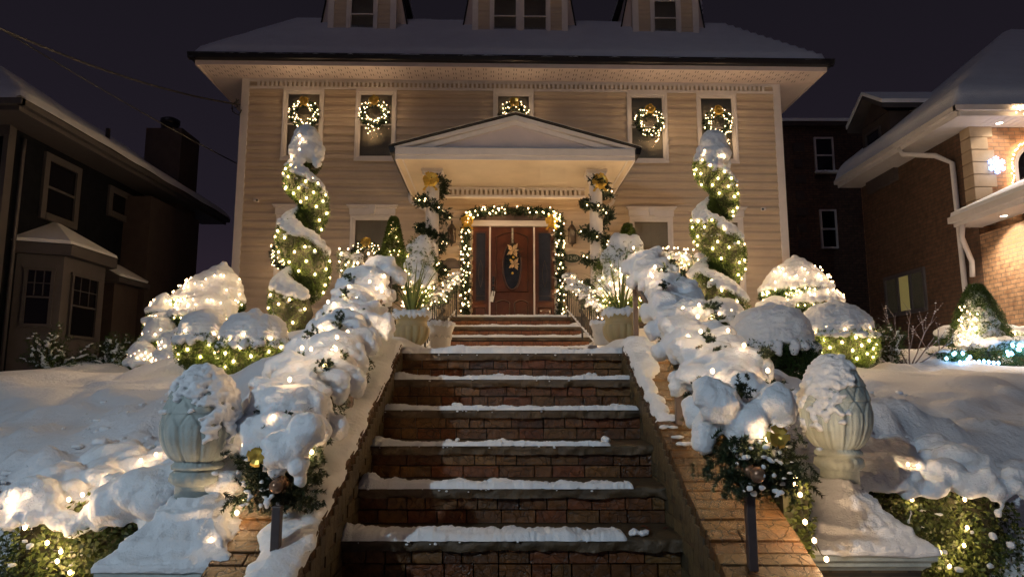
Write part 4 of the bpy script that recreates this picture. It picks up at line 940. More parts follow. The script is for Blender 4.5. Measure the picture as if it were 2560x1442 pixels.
def tiered(label, llabel, tiers, Y, ground, seed, skew=.03):
    """cloud-pruned tree: several flat foliage pads, each under a peaked or rounded snow cap"""
    xs_ = P((tiers[0][0] + tiers[0][1]) / 2, 700, Y).x; t = thing('tiered_topiary', label, 'topiary', (xs_, Y, ground)); bl = []
    G().tube([(xs_, Y, ground - .2), (xs_ + .04, Y + .02, ground + .3), (xs_ - .02, Y, P(0, tiers[0][3], Y).z)], [.07, .055, .05], 8).build('trunk', M['bark'], t, smooth=True)
    R1 = random.Random(seed)
    for i, (x0, x1, yt, yb, peak, nl) in enumerate(tiers):
        a, b = P(x0, yb, Y), P(x1, yb, Y); top = P(0, yt, Y).z; bot = P(0, yb, Y).z; cx = (a.x + b.x) / 2; rx = (b.x - a.x) / 2; h = top - bot
        yy = Y + (.06 if i == 0 else -.12 * i)
        if i: G().tube([(xs_, Y, bot - .15), ((xs_ + cx) / 2, yy, bot - .12), (cx, yy, bot + .02)], [.035, .03, .02], 6).build('branch', M['bark'], t, smooth=True)
        n = int(6500 * rx / .45); pos, nor = ell_shell((cx, yy, bot + .03), (rx * .97, rx * .97, .13), n, .7, 1.05, -1, .6)
        v, f = sprig_mesh(pos, nor + rng.normal(0, .6, nor.shape), .04, 6, .026, .008, .9); mesh_np('foliage', v, f, M['darkbox'], t)
        v, f = blobs([((cx, yy, bot + .045), (rx * .86, rx * .86, .07))], .03, .02, 9, 1); mesh_np('inner_branches', v, f, M['bark'], t, smooth=True)
        lst = []
        for k in range(8):
            u = k / 7; rr = (1 - u ** (1.7 if peak else 2.4)) ** (.72 if peak else .5); lst.append(((cx + rx * skew * u, yy, bot + .13 + (h - .15) * u), (rx * max(rr, .12) * 1.0, rx * max(rr, .12) * 1.0, .07 + .05 * (1 - u))))
        for k in range(22):
            a_ = 2 * PI * k / 22; lst.append(((cx + math.cos(a_) * rx * .95, yy + math.sin(a_) * rx * .95, bot + .12), (.06, .06, R1.uniform(.04, .07))))
        v, f = blobs(lst, max(.016, rx * .045), .014, 5, 5); mesh_np('snow', v, f, M['snow'], t, smooth=True)
        for k in range(int(nl * 1.1)):
            if k % 2: a_ = R1.uniform(-PI * .98, -.02 * PI); bl.append(Vector((cx + math.cos(a_) * rx * 1.04, yy + math.sin(a_) * rx * 1.04, bot + R1.uniform(.0, .07))))
            else:
                a_ = R1.uniform(-PI * .95, -.05 * PI); u = R1.uniform(.05, .6); rr = (1 - u ** (1.7 if peak else 2.4)) ** (.72 if peak else .5)
                bl.append(Vector((cx + rx * skew * u + math.cos(a_) * rx * rr * 1.03, yy + math.sin(a_) * rx * rr * 1.03, bot + .15 + (h - .15) * u)))
    lights(bl, llabel, 'bulb_small')
tiered('tiered topiary with a big peaked snow cap left of the house', 'warm lights on the left tiered topiary', [(432, 600, 660, 768, True, 46), (436, 594, 733, 812, False, 40), (395, 446, 742, 802, False, 14), (398, 460, 795, 830, False, 10)], 9.5, .35, 5, .38)
tiered('tiered topiary with a broad snow cap before the right corner board', 'warm lights on the right tiered topiary', [(1908, 2080, 642, 742, True, 60), (1950, 2092, 722, 778, False, 40), (1885, 1962, 752, 790, False, 8)], 9.5, .45, 6)

# ---- snow laden garlands on railings
def drape(parent, path, rad, n, seed, big=1.0, sag=1.0, vox=.012, extra=()):
    """irregular pillows of snow lying along a path, drooping on both sides"""
    R1 = random.Random(seed); lst = []; path = [Vector(p) for p in path]; seg = [(path[i + 1] - path[i]).length for i in range(len(path) - 1)]; tot = sum(seg)
    def at(s):
        for i, l in enumerate(seg):
            if s <= l or i == len(seg) - 1: return path[i].lerp(path[i + 1], min(1, s / l)), (path[i + 1] - path[i]).normalized()
            s -= l
    for i in range(n):
        s = tot * (i + .5) / n; p, d = at(s); r_ = rad * R1.uniform(.48, .98) * big; sd = Vector((d.y, -d.x, 0)).normalized() if abs(d.z) < .99 else Vector((1, 0, 0))
        off = sd * R1.uniform(-.9, .9) * rad; c = p + off + Vector((0, 0, R1.uniform(-.35, .5) * rad * (1 - .6 * (off.length / rad) ** 2)))
        ang = math.atan2(sd.y, sd.x) + R1.uniform(-.5, .5); mt = Matrix.Rotation(ang, 3, 'Z') @ Matrix.Rotation(R1.uniform(-.3, .3), 3, 'Y')
        lst.append((c, (r_ * R1.uniform(.9, 1.25), r_ * R1.uniform(.45, .8), r_ * R1.uniform(.42, .66)), mt))
        for sg in (-1, 1):                                           # drooping lobes
            if R1.random() < .8 * sag:
                q = c + sd * sg * r_ * R1.uniform(.7, 1.15) + Vector((0, 0, -r_ * R1.uniform(.25, .75))); w_ = r_ * R1.uniform(.28, .5)
                lst.append((q, (w_, w_, w_ * R1.uniform(.9, 1.7)))); lst.append((q.lerp(c, .5), (w_ * 1.1, w_ * 1.1, w_)))
    lst += list(extra)
    v, f = blobs(lst, vox, rad * .11, 1.7 / rad, 2, 5); return mesh_np('snow', v, f, M['snow'], parent, smooth=True), at, tot
def needles(parent, at, tot, rad, n, L, nn, nl, nw, m='pine', low=-1.2, seed=1, name='foliage', spread=.8):
    rs = np.random.default_rng(seed); pos = []; dr = []
    for i in range(n):
        p, d = at(rs.uniform(0, tot)); a = rs.uniform(0, 2 * PI); sd = Vector((d.y, -d.x, 0)).normalized() if abs(d.z) < .99 else Vector((1, 0, 0)); up = sd.cross(d)
        o = sd * math.cos(a) + up * (math.sin(a)); o.z += low * .6
        q = p + o * rad * rs.uniform(.2, .62); pos.append(q[:]); dr.append((o + d * rs.uniform(-.6, .6))[:])
    v, f = sprig_mesh(np.array(pos), np.array(dr), L, nn, nl, nw, spread); return mesh_np(name, v, f, M[m], parent)
def pathlights(at, tot, rad, n, seed, low=-.4, hi=1.0, fr=-.5):
    R1 = random.Random(seed); o = []
    for i in range(n):
        p, d = at(tot * (i + R1.random()) / n); a = R1.uniform(0, 2 * PI); o.append(p + Vector((math.cos(a) * rad, min(.3, math.sin(a)) * rad + fr * rad * .5, R1.uniform(low, hi) * rad)))
    return o
RZ = {1: (-.10, .22, .80), -1: (-.12, .22, .82)}
for s, nm in ((-1, 'left'), (1, 'right')):
    rl = thing('handrail', f'brown square post handrail hidden under the garland on the {nm} side wall of the stairs', 'handrail', (s * .896, 3.8, zc(3.8)))
    ys3 = (2.66, 3.73, 4.93) if s > 0 else (2.70, 3.83, 4.93)
    for yy, zt in zip(ys3, ((-.36 if s > 0 else -.52), .12, .72)): 
        G().box(s * .896 - .017, s * .896 + .017, yy - .017, yy + .017, zc(yy) - .05, zt + .06).build('post', M['post'], rl, bevel=.003)
    za, zb_, zc_ = (-.31 if s > 0 else -.47), .12, .72
    G().tube([(s * .896, ys3[0] - .02, za + .02), (s * .896, ys3[0] + .25, za + .12)][::1][(1 if s < 0 else 0):] + [ (s * .896, ys3[1], zb_ + .03), (s * .896, ys3[2] + .02, zc_ + .02)], .02, 6).build('rail', M['post'], rl)
    if s < 0: path = [P(696, 1100, 2.92), P(740, 995, 3.12), P(800, 900, 3.6), P(870, 815, 4.15), P(915, 735, 4.7), P(955, 665, 5.15)]
    else: path = [P(1885, 1050, 2.66), P(1810, 940, 3.1), P(1752, 850, 3.7), P(1700, 760, 4.3), P(1668, 700, 4.7), P(1620, 645, 5.1)]
    gl = thing('rail_garland', f'pine garland under heavy lumpy snow along the {nm} stair handrail', 'garland', path[0])
    EX = [(640, 1095, .085), (700, 1125, .08), (742, 1105, .07), (612, 1140, .055), (690, 1172, .045), (745, 1160, .048), (765, 1075, .075), (752, 1200, .03)] if s < 0 else [(1800, 1010, .085), (1870, 1060, .085), (1940, 1005, .08), (1850, 1105, .048), (1932, 1085, .052), (1942, 1128, .034), (1858, 1138, .028), (1770, 985, .07), (1958, 1040, .05)]
    _, at, tot = drape(gl, path, .138 if s < 0 else .128, 105, 11 + s, vox=.013, extra=[(P(a_, b_, 2.66 if s > 0 else 2.80 + max(0, 700 - a_) * .0032), (c_, c_ * .9, c_)) for a_, b_, c_ in EX])
    needles(gl, at, tot, .20 if s < 0 else .18, 760, .085, 46, .024, .0044, seed=20 + s, low=-1.7)
    idx = [at(random.random() ** 1.3 * tot * .55)[0] for _ in range(620)]; pos = np.array([(p.x + random.gauss(0, .065), p.y + random.uniform(-.10, .08), p.z - random.uniform(.06, .24)) for p in idx])
    v, f = sprig_mesh(pos, rng.normal(0, 1, pos.shape) + np.array([0, -.3, -.6]), .06, 36, .022, .0050, .7); mesh_np('foliage', v, f, M['pine'], gl)
    # the end of the garland hangs down round the front post
    e0 = path[0]; ends = [e0 + Vector((random.gauss(0, .075), random.uniform(-.08, .10), -.05 - .20 * random.random() ** .8)) for _ in range(330)]
    v, f = sprig_mesh(np.array([e_[:] for e_ in ends]), rng.normal(0, 1, (330, 3)) + np.array([0, -.4, -.5]), .065, 50, .024, .0052, .7); mesh_np('foliage', v, f, M['pine'], gl)
    bw = bow(e0 + Vector((.03 * s, -.15, -.05)), .042, gl, tails=False)
    R7 = random.Random(60 + s); v, f = blobs([(e0 + Vector((R7.gauss(0, .07), -.08 - R7.uniform(0, .07), -R7.uniform(.06, .26))), (R7.uniform(.007, .019), .012, R7.uniform(.005, .011))) for _ in range(34)], .007, .004, 30, 1); mesh_np('snow', v, f, M['snow'], gl, smooth=True)
    for q in range(3):
        c = e0 + Vector((-s * random.uniform(.02, .16), random.uniform(-.14, .02), random.uniform(-.22, -.10))); G().lathe([(.004, -.03)] + [(.03 * math.sin(PI * k / 8), -.03 * math.cos(PI * k / 8)) for k in range(1, 8)] + [(.004, .03)], c, 16).build('ornament', M['ornament'], gl, smooth=True)
        R3 = random.Random(90 + s); tp = []; td = []                      # tufts of needles showing through the snow
    for _ in range(22):
        p, d = at(R3.uniform(.02, .98) * tot); sd = Vector((d.y, -d.x, 0)).normalized(); o = (sd * R3.uniform(-1, 1) * .15 + Vector((0, -R3.uniform(.05, .16), R3.uniform(-.10, .10)))); c = p + o
        for _ in range(12): tp.append((c + Vector([R3.gauss(0, .014) for _ in range(3)]))[:]); td.append((o.normalized() + Vector([R3.gauss(0, .6) for _ in range(3)]))[:])
    v, f = sprig_mesh(np.array(tp), np.array(td), .034, 46, .017, .0045, .8); mesh_np('foliage', v, f, M['pine'], gl)
    lights(pathlights(at, tot, .14, 74, 30 + s, -.9, .75), f'warm lights in the garland on the {nm} stair handrail', 'bulb_near')

# boxwood hedges: clipped strips along the outside of both side walls and the two blocks behind the piers
def hedge(label, llabel, boxes, nleaf, snow, pts, seed, group='clipped boxwood hedges', sv=.014, samp=.014):
    b0 = boxes[0]; t = thing('boxwood_hedge', label, 'hedge', ((b0[0] + b0[1]) / 2, (b0[2] + b0[3]) / 2, b0[4]), group); pos = []; nor = []; core = G()
    vol = [((b[1] - b[0]) + (b[3] - b[2])) * (b[5] - b[4]) + (b[1] - b[0]) * (b[3] - b[2]) for b in boxes]
    for b, vv in zip(boxes, vol):
        c = ((b[0] + b[1]) / 2, (b[2] + b[3]) / 2, (b[4] + b[5]) / 2); r = ((b[1] - b[0]) / 2, (b[3] - b[2]) / 2, (b[5] - b[4]) / 2)
        p, n = ell_shell(c, r, int(nleaf * vv / sum(vol)), .80, 1.07, pw=7); pos.append(p); nor.append(n)
        core.box(b[0] + r[0] * .2, b[1] - r[0] * .2, b[2] + r[1] * .2, b[3] - r[1] * .2, b[4], b[5] - r[2] * .2)
    pos = np.concatenate(pos); nor = np.concatenate(nor)
    pos += np.array([[noise.noise(Vector(q) * 5) * .03 for _ in range(3)] for q in pos.tolist()]) if len(pos) < 60000 else 0
    v, f = leaf_mesh(pos, nor + np.array([0, 0, .35]), .027, .0165, jit=1.2); mesh_np('foliage', v, f, M['boxwood'], t); core.build('inner_branches', M['core'], t)
    if snow:
        v, f = blobs(snow, sv, samp, 9, 3); mesh_np('snow', v, f, M['snow'], t, smooth=True)
    if pts: lights(pts, llabel, 'bulb_near')
    return t
R2 = random.Random(3)
def slopeboxes(s, y0, y1, x0, x1, dz0, dz1, n=9):
    o = []
    for i in range(n):
        a = y0 + (y1 - y0) * i / n; b = y0 + (y1 - y0) * (i + 1) / n; z = zc((a + b) / 2); xx = sorted((s * x0, s * x1)); o.append((xx[0], xx[1], a, b + .04, z + dz0, z + dz1))
    return o
pts = [Vector((1.15 + R2.uniform(-.02, .05), y_, zc(y_) + R2.uniform(-.03, .16))) for y_ in [2.65 + 2.5 * (i + R2.random()) / 42 for i in range(42)]]
hedge('low boxwood hedge running up the outside of the right stair wall', 'warm lights strung in the hedge beside the right stair wall', slopeboxes(1, 2.95, 3.6, 1.13, 1.26, -.25, .10, 3) + slopeboxes(1, 3.62, 5.3, 1.13, 1.40, -.25, .10, 7), 26000, None, pts, 4)
pts = [Vector((-1.13 - R2.uniform(-.03, .05), y_, zc(y_) + R2.uniform(.0, .16))) for y_ in [2.75 + 2.2 * (i + R2.random()) / 20 for i in range(20)]]
hedge('low boxwood hedge down the outside of the left stair wall, mostly buried', 'warm lights strung in the hedge beside the left stair wall', slopeboxes(-1, 3.25, 5.2, 1.14, 1.42, -.25, .10), 20000, [((-1.30 + R2.uniform(-.04, .04), y_, zc(y_) + .12), (.15, .12, R2.uniform(.05, .09))) for y_ in [3.0 + .09 * i for i in range(24)]], pts, 5)
# front left block
lst = []
for i in range(60):
    x_ = R2.uniform(-2.28, -1.42); y_ = R2.uniform(3.16, 3.95); r_ = R2.uniform(.05, .11); lst.append(((x_, y_, -.53 + (y_ - 3.16) * .20 + R2.uniform(-.02, .05)), (r_, r_ * .9, r_ * .62))); lst.append(((x_, y_, -.56 + (y_ - 3.16) * .20), (.11, .11, .04)))
for i in range(26): x_ = -2.30 + .92 * i / 25; lst.append(((x_, 3.12 + R2.uniform(-.03, .03), -.57 + R2.uniform(-.05, .02)), (R2.uniform(.03, .06), .04, R2.uniform(.03, .06))))
for i in range(40): x_ = R2.uniform(-2.30, -1.35); lst.append(((x_, 3.075, R2.uniform(-1.05, -.62)), (R2.uniform(.008, .022), .015, R2.uniform(.007, .014))))
lst += [((-1.62 + R2.uniform(-.14, .14), 3.12 + R2.uniform(-.05, .2), -.48 + R2.uniform(-.06, .08)), (.13, .12, .10)) for _ in range(12)]
PB = [(66, 1312), (118, 1356), (152, 1378), (143, 1402), (175, 1430), (306, 1284), (20, 1250), (172, 1248), (62, 1318), (262, 1242), (338, 1230), (268, 1190), (352, 1150), (300, 1210), (372, 1200), (206, 1236), (390, 1135)]
pts = [P(x, y, 3.085 if y > 1240 else 3.2 + (1240 - y) * .004) for x, y in PB]
hedge('boxwood hedge block with ragged snow on top, behind the left pier', 'warm lights in the hedge block behind the left pier', [(-2.32, -1.30, 3.12, 3.95, -1.35, -.55)], 46000, lst, pts, 6)
# front right block
lst = []
for i in range(70):
    x_ = R2.uniform(1.85, 2.62); y_ = R2.uniform(3.72, 4.9); r_ = R2.uniform(.07, .13); lst.append(((x_, y_, -.47 + (y_ - 3.7) * .16 + R2.uniform(-.02, .03)), (r_, r_, r_ * .6))); lst.append(((x_, y_, -.52 + (y_ - 3.7) * .16), (.14, .14, .05)))
for i in range(26): x_ = 1.8 + .86 * i / 25; lst.append(((x_, 3.66 + R2.uniform(-.03, .03), -.50 + R2.uniform(-.06, .03)), (R2.uniform(.03, .065), .04, R2.uniform(.03, .07))))
for i in range(16): x_ = R2.uniform(1.9, 2.66); lst.append(((x_, 3.63, R2.uniform(-1.0, -.6)), (R2.uniform(.01, .035), .02, R2.uniform(.01, .03))))
PB = [(2280, 1248), (2412, 1248), (2418, 1318), (2410, 1362), (2350, 1380), (2374, 1414), (2296, 1165), (2270, 1160), (2330, 1180), (2210, 1172), (2400, 1205), (2200, 1186)]
pts = [P(x, y, 3.66 if y > 1190 else 3.72) for x, y in PB]
hedge('boxwood hedge block with a lit sagging snow top, right of the right pier', 'warm lights in the hedge block right of the right pier', [(1.62, 2.68, 3.68, 4.6, -1.35, -.52)], 46000, lst, pts, 7)

# ---- piers with pineapple finials
def sqloft(prof, c, n=10):
    """square-section loft: (half, z, roundness 0..1)"""
    m = 4 * n; vs = []
    for (h, z, rd) in prof:
        for k in range(m):
            sd, u = divmod(k, n); u = u / n * 2 - 1
            x, y = [(u, -1), (1, u), (-u, 1), (-1, -u)][sd]; L = math.hypot(x, y); x2, y2 = x / L, y / L
            vs.append((c[0] + h * (x * (1 - rd) + x2 * rd), c[1] + h * (y * (1 - rd) + y2 * rd), c[2] + z))
    fs = [(i * m + k, i * m + (k + 1) % m, (i + 1) * m + (k + 1) % m, (i + 1) * m + k) for i in range(len(prof) - 1) for k in range(m)]
    fs += [tuple(range(m))[::-1], tuple(range((len(prof) - 1) * m, len(prof) * m))]; return vs, fs
def pier(cx, cy, h, zcap, zneck, zpb, zpt, rp, label, seed, sd, cover=0.0):
    t = thing('gate_pier', label, 'pier', (cx, cy, -EYE)); pr = G().box(cx - h + .05, cx + h - .05, cy - h + .05, cy + h - .05, -EYE, zcap - .068).build('brick_shaft', M['pierbrick'], t)
    v, f = sqloft([(h - .045, -.072, 0), (h - .035, -.060, 0), (h - .02, -.050, 0), (h - .02, -.036, 0), (h - .002, -.024, 0), (h, -.020, 0), (h, -.002, 0), (h - .006, .002, 0), (h - .05, .035, 0), (h * .62, .075, .05), (h * .5, .10, .2), (h * .44, .13, .6), (.115, .165, 1), (.10, zneck - zcap, 1)], (cx, cy, zcap), 12)
    G().add(v, f).build('cap', M['cast'], t, smooth=False)
    # neck and pineapple as one turned and carved piece
    H_ = zpt - zpb; neck = [(.086, zneck - zpb), (.084, -.085), (.088, -.080), (.108, -.062), (.104, -.032), (.088, -.018), (.104, -.014), (.106, .0), (.094, .012)]
    prof = neck[:]; NB = 110
    for i in range(1, NB + 1):
        u = i / NB; zz = .012 + (H_ - .012) * u
        rr = rp * (max(0, 1 - ((u - .38) / .62) ** 1.85) ** .56 if u > .38 else math.sqrt(1 - ((.38 - u) / .46) ** 2)); rr = max(rr, .010)
        prof.append((rr, zz))
    def carve(r_, z, a):
        if z < .012: return r_ * (1 + (.035 * abs(math.sin(a * 9)) if -.08 < z < -.025 else 0))
        u = (z - .012) / (H_ - .012)
        if u < .40:                                                  # upright acanthus leaves
            m_ = 11; q = (a * m_ / (2 * PI)) % 1; k = abs(q - .5) * 2; lip = (1 - k ** 2) ** .5
            tip = max(0, u - .25) / .15; g_ = math.exp(-((k - .95) / .10) ** 2) * .014 + math.exp(-((k - .35) / .08) ** 2) * .006
            return r_ + lip * .008 * (1 if u > .05 else u / .05) * (1 - tip * .25) - g_ * .7
        rows = 4.2; w_ = (u - .36) / .64 * rows; ri = math.floor(w_); fr = w_ - ri; m_ = max(7, int(12 - ri * 1.0)); m_ = 11
        q = (a * m_ / (2 * PI) + .5 * (ri % 2)) % 1; k = abs(q - .5) * 2
        edge = (1 - fr) ** .6; ins = 1 if k < edge else 0; d = abs(k - edge)
        return r_ + (.005 * ins * (1 - fr * .6)) * (1 if r_ > .05 else r_ / .05) - .008 * math.exp(-(d / .10) ** 2) + .003 * noise.noise(Vector((a * 5, z * 60, seed)))
    g = G().lathe(prof, (cx, cy, zpb), 176, carve); fin = g.build('pineapple_finial', M['cast'], t, smooth=True)
    # snow plastered on the finial: thick where it faces up or the weather side
    R5 = random.Random(int(seed * 10)); lst = []; tries = 0
    while len(lst) < (900 if cover < 0 else 620) and tries < 30000:
        tries += 1; k = R5.randrange(14, len(prof)); r_, z = prof[k]
        if R5.random() > r_ / rp + .05: continue
        a = R5.uniform(0, 2 * PI); u = (z - .012) / (H_ - .012); sw = math.cos(a - sd); nn_ = fbm((math.cos(a) * 1.6, math.sin(a) * 1.6, z * 11 + seed), 1.4, 3)
        if (u - .66) * 1.1 + sw * .42 + nn_ * 1.0 < cover: continue
        q = carve(r_, z, a); s_ = R5.uniform(.006, .016) * (1 + .5 * max(0, u - .5)); lst.append(((cx + q * math.cos(a), cy + q * math.sin(a), zpb + z + s_ * .3), (s_ * 1.25, s_ * 1.25, s_ * .8)))
    v, f = blobs(lst, .0055, .003, 45, 1); mesh_np('snow', v, f, M['snow_fine'], fin, smooth=True)
    # snow heaped on the cap
    prf = [(h + .006, -.012, .04), (h + .010, .006, .08), (h - .004, .030, .12), (h - .045, .058, .16), (h * .80, .088, .25), (h * .66, .118, .4), (h * .54, .15, .6), (.140, .185, .9), (.112, (zneck - zcap) * .9, 1), (.092, zneck - zcap + .01, 1), (.084, zneck - zcap + .012, 1)]
    prf2 = []
    for (a, b) in zip(prf[:-1], prf[1:]): prf2 += [tuple(a[q] + (b[q] - a[q]) * k / 5 for q in range(3)) for k in range(5)]
    prf2.append(prf[-1]); v, f = sqloft(prf2, (cx, cy, zcap), 40); out = []
    for q in v:
        d = Vector((q[0] - cx, q[1] - cy, 0)); dist = d.length; d.normalize() if dist > 0 else None
        side = (math.cos(math.atan2(d.y, d.x) - sd)); a1 = fbm((q[0] * 6, q[1] * 6, q[2] * 6 + seed), 1.0, 3); a2 = fbm((q[0] * 34, q[1] * 34, q[2] * 34), 1.0, 2)
        bare = max(0, .1 - side) * max(0, a1 - .05) * (1 if q[2] > zcap + .02 else 0)
        k = .012 + .016 * a1 + .012 * a2 + .022 * max(0, side) * (1 if q[2] > zcap + .03 else .3) - .045 * bare * 2
        out.append((q[0] + d.x * k * .6, q[1] + d.y * k * .6, q[2] + k * .9))
    G().add(out, f).build('snow', M['snow_fine'], t, smooth=True)
pier(-1.32, 2.95, .255, -.70, P(0, 1250, 2.95).z, P(0, 1160, 2.95).z, P(0, 917, 2.95).z, .153, 'left stone gate pier with a pineapple finial, its snow patchy and rough', 1.5, R(20), -.16)
pier(1.54, 3.30, .27, -.72, P(0, 1215, 3.3).z, P(0, 1128, 3.3).z, P(0, 889, 3.3).z, .155, 'right stone gate pier with a pineapple finial showing carved leaves under thin snow', 4.2, R(190), .12)

# ---- urns and pots on the landing
def planter(px, pyb, Y, dia, hgt, kind, label, leaves, seed, leaf_label=None):
    c = P(px, pyb, Y); t = thing('stone_urn' if kind == 'urn' else 'white_flowerpot', label, 'planter', c); r = dia / 2
    if kind == 'urn':
        prof = [(.42, 0), (.50, .02), (.62, .08), (.82, .20), (.93, .34), (.97, .48), (.95, .60), (.90, .64), (.93, .66), (.88, .68), (.86, .80), (.93, .86), (1.0, .90), (1.02, .95), (1.0, 1.0), (.90, 1.0), (.86, .93)]
        fn = lambda rr, z, a: rr * (1 + (.16 * (abs(math.sin(a * 7)) ** .7 - .6) if .03 * hgt < z < .61 * hgt else 0))
        g = G().lathe([(p * r, q * hgt) for p, q in prof], c, 144, fn)
        b = g.build('bowl', M['urn'], t, smooth=True)
    else:
        prof = [(.66, 0), (.70, .02), (.84, .70), (.88, .72), (.92, .80), (.96, .86), (1.0, .90), (1.0, 1.0), (.90, 1.0), (.86, .92)]
        b = G().lathe([(p * r, q * hgt) for p, q in prof], c, 64).build('bowl', M['pot'], t, smooth=True)
        g = G()
        for k in range(10):
            a0, a1 = 2 * PI * k / 10, 2 * PI * (k + 1) / 10
            g.tube([(c.x + math.cos(a0 + (a1 - a0) * u) * r * (.80 + .0), c.y + math.sin(a0 + (a1 - a0) * u) * r * .80, c.z + hgt * (.56 - .16 * math.sin(PI * u))) for u in (0, .2, .4, .6, .8, 1)], .006, 5)
        g.build('swag', M['pot'], t, smooth=True)
    R1 = random.Random(seed); lst = [((c.x, c.y, c.z + hgt * 1.03), (r * .95, r * .95, hgt * .10))] + [((c.x + math.cos(a) * r * .92, c.y + math.sin(a) * r * .92, c.z + hgt * (1.0 + R1.uniform(-.02, .06))), (r * .18, r * .18, hgt * R1.uniform(.09, .16))) for a in [2 * PI * k / 20 for k in range(20)]]
    if kind == 'urn': lst = [(a_[0], (a_[1][0], a_[1][1], a_[1][2] * 1.3)) for a_ in lst]
    v, f = blobs(lst, .010, .010, 16, 3); mesh_np('snow', v, f, M['snow_fine'], t, smooth=True)
    if leaves:
        pt = thing('strap_leaf_plant', leaf_label, 'plant', (c.x, c.y, c.z + hgt)); g = G()
        for k in range(leaves):
            a = R1.uniform(0, 2 * PI); L = R1.uniform(.38, .80); lean = R1.uniform(.10, 1.15); pts_ = []; wd = R1.uniform(.007, .012); d = Vector((math.cos(a), math.sin(a) * .8, 0)); sdv = Vector((-d.y, d.x, 0)).normalized()
            p = Vector((c.x, c.y, c.z + hgt * .98)) + d * .03; dirv = (Vector((0, 0, 1)) + d * lean * .8).normalized(); vs = []
            for i in range(9):
                u = i / 8; w_ = wd * (1 - u ** 2.2) * (.6 + .4 * min(1, u * 4)) + .0008; vs += [p - sdv * w_, p + Vector((0, 0, -w_ * .5)), p + sdv * w_]
                dirv = (dirv + Vector((0, 0, -.075 * lean * (1 + u * 2.2))) + d * .03 * lean).normalized(); p = p + dirv * L / 8
            g.add(vs, [(3 * i + j, 3 * i + j + 1, 3 * i + j + 4, 3 * i + j + 3) for i in range(8) for j in (0, 1)])
        g.build('blades', M['yucca'], pt, smooth=True)
    return t
planter(1028, 866, 7.2, .375, .33, 'urn', 'fluted stone urn heaped with snow beside the left handrail post', 46, 1, 'green strap leaved plant spraying from the left stone urn')
planter(1553, 862, 7.2, .375, .33, 'urn', 'fluted stone urn heaped with snow beside the right handrail post', 46, 2, 'green strap leaved plant spraying from the right stone urn')
planter(1101, 872, 8.0, .32, .28, 'pot', 'white flowerpot with faint swags, snow filled, beside the left stone urn', 0, 3)
planter(1507, 862, 8.0, .28, .25, 'pot', 'white flowerpot mostly hidden behind the right stone urn', 0, 4)

# ---- wrought iron railings of the porch steps, with snowy garlands on them
for s, nm in ((-1, 'left'), (1, 'right')):
    t = thing('iron_railing', f'black wrought iron railing with scrolls on the {nm} of the porch steps', 'railing', (s * 1.08, 10.7, .4))
    A = Vector((s * .93, 11.35, 1.12)); B = Vector((s * 1.26, 9.9, .30)); top0, top1 = .66, .86; g = G()
    def q(u, h): p = A.lerp(B, u); return Vector((p.x, p.y, p.z + h))
    g.tube([q(0, top0), q(.5, .74), q(1, top1)], .016, 6); g.build('top_rail', M['iron'], t)
    G().tube([q(0, .10), q(1, .22)], .014, 6).build('bottom_rail', M['iron'], t)
    for u in (0, .5, 1): G().tube([q(u, -.02), q(u, top0 + (top1 - top0) * u + .02)], .017, 6).build('post', M['iron'], t)
    for k in range(1, 15):
        u = k / 15; G().tube([q(u, .10 + .12 * u), q(u, top0 + (top1 - top0) * u - .0)], .0105, 5).build('baluster', M['iron'], t)
    g = G()
    for u in (.47, .53):
        for hh in (.25, .38, .51, .62):
            for sg in (-1, 1):
                pts_ = []; cc = q(u, hh)
                for k in range(14): th = k / 13 * 1.6 * 2 * PI; rr = .042 * (1 - k / 16); dd = (B - A).normalized(); pts_.append(cc + dd * (math.cos(th) * rr - .04) * sg + Vector((0, 0, math.sin(th) * rr)))
                g.tube(pts_, .0065, 5)
    g.build('scrolls', M['iron'], t)
    ribbon(lambda tt: ((A.lerp(B, tt).x - .03, A.lerp(B, tt).y, A.lerp(B, tt).z + .115 + .12 * tt), (1, 0, 0), (0, 0, 1)), lambda tt: (.012, .042), lambda tt: .014, M['snow_fine'], 'snow', t, n=60, k=5, edge=.012, seed=s)
    path = [q(-.04, top0 + .02), q(.25, .70), q(.5, .76), q(.75, .82), q(1.05, top1)]
    gl = thing('railing_garland', f'snow covered garland lying on the {nm} iron railing of the porch steps', 'garland', path[0])
    _, at, tot = drape(gl, path, .09, 36, 41 + s, vox=.013); needles(gl, at, tot, .14, 300, .12, 26, .03, .005, seed=42 + s)
    lights(pathlights(at, tot, .11, 40, 44 + s, -1.0, .5), f'warm lights in the garland on the {nm} iron railing', 'bulb_small')
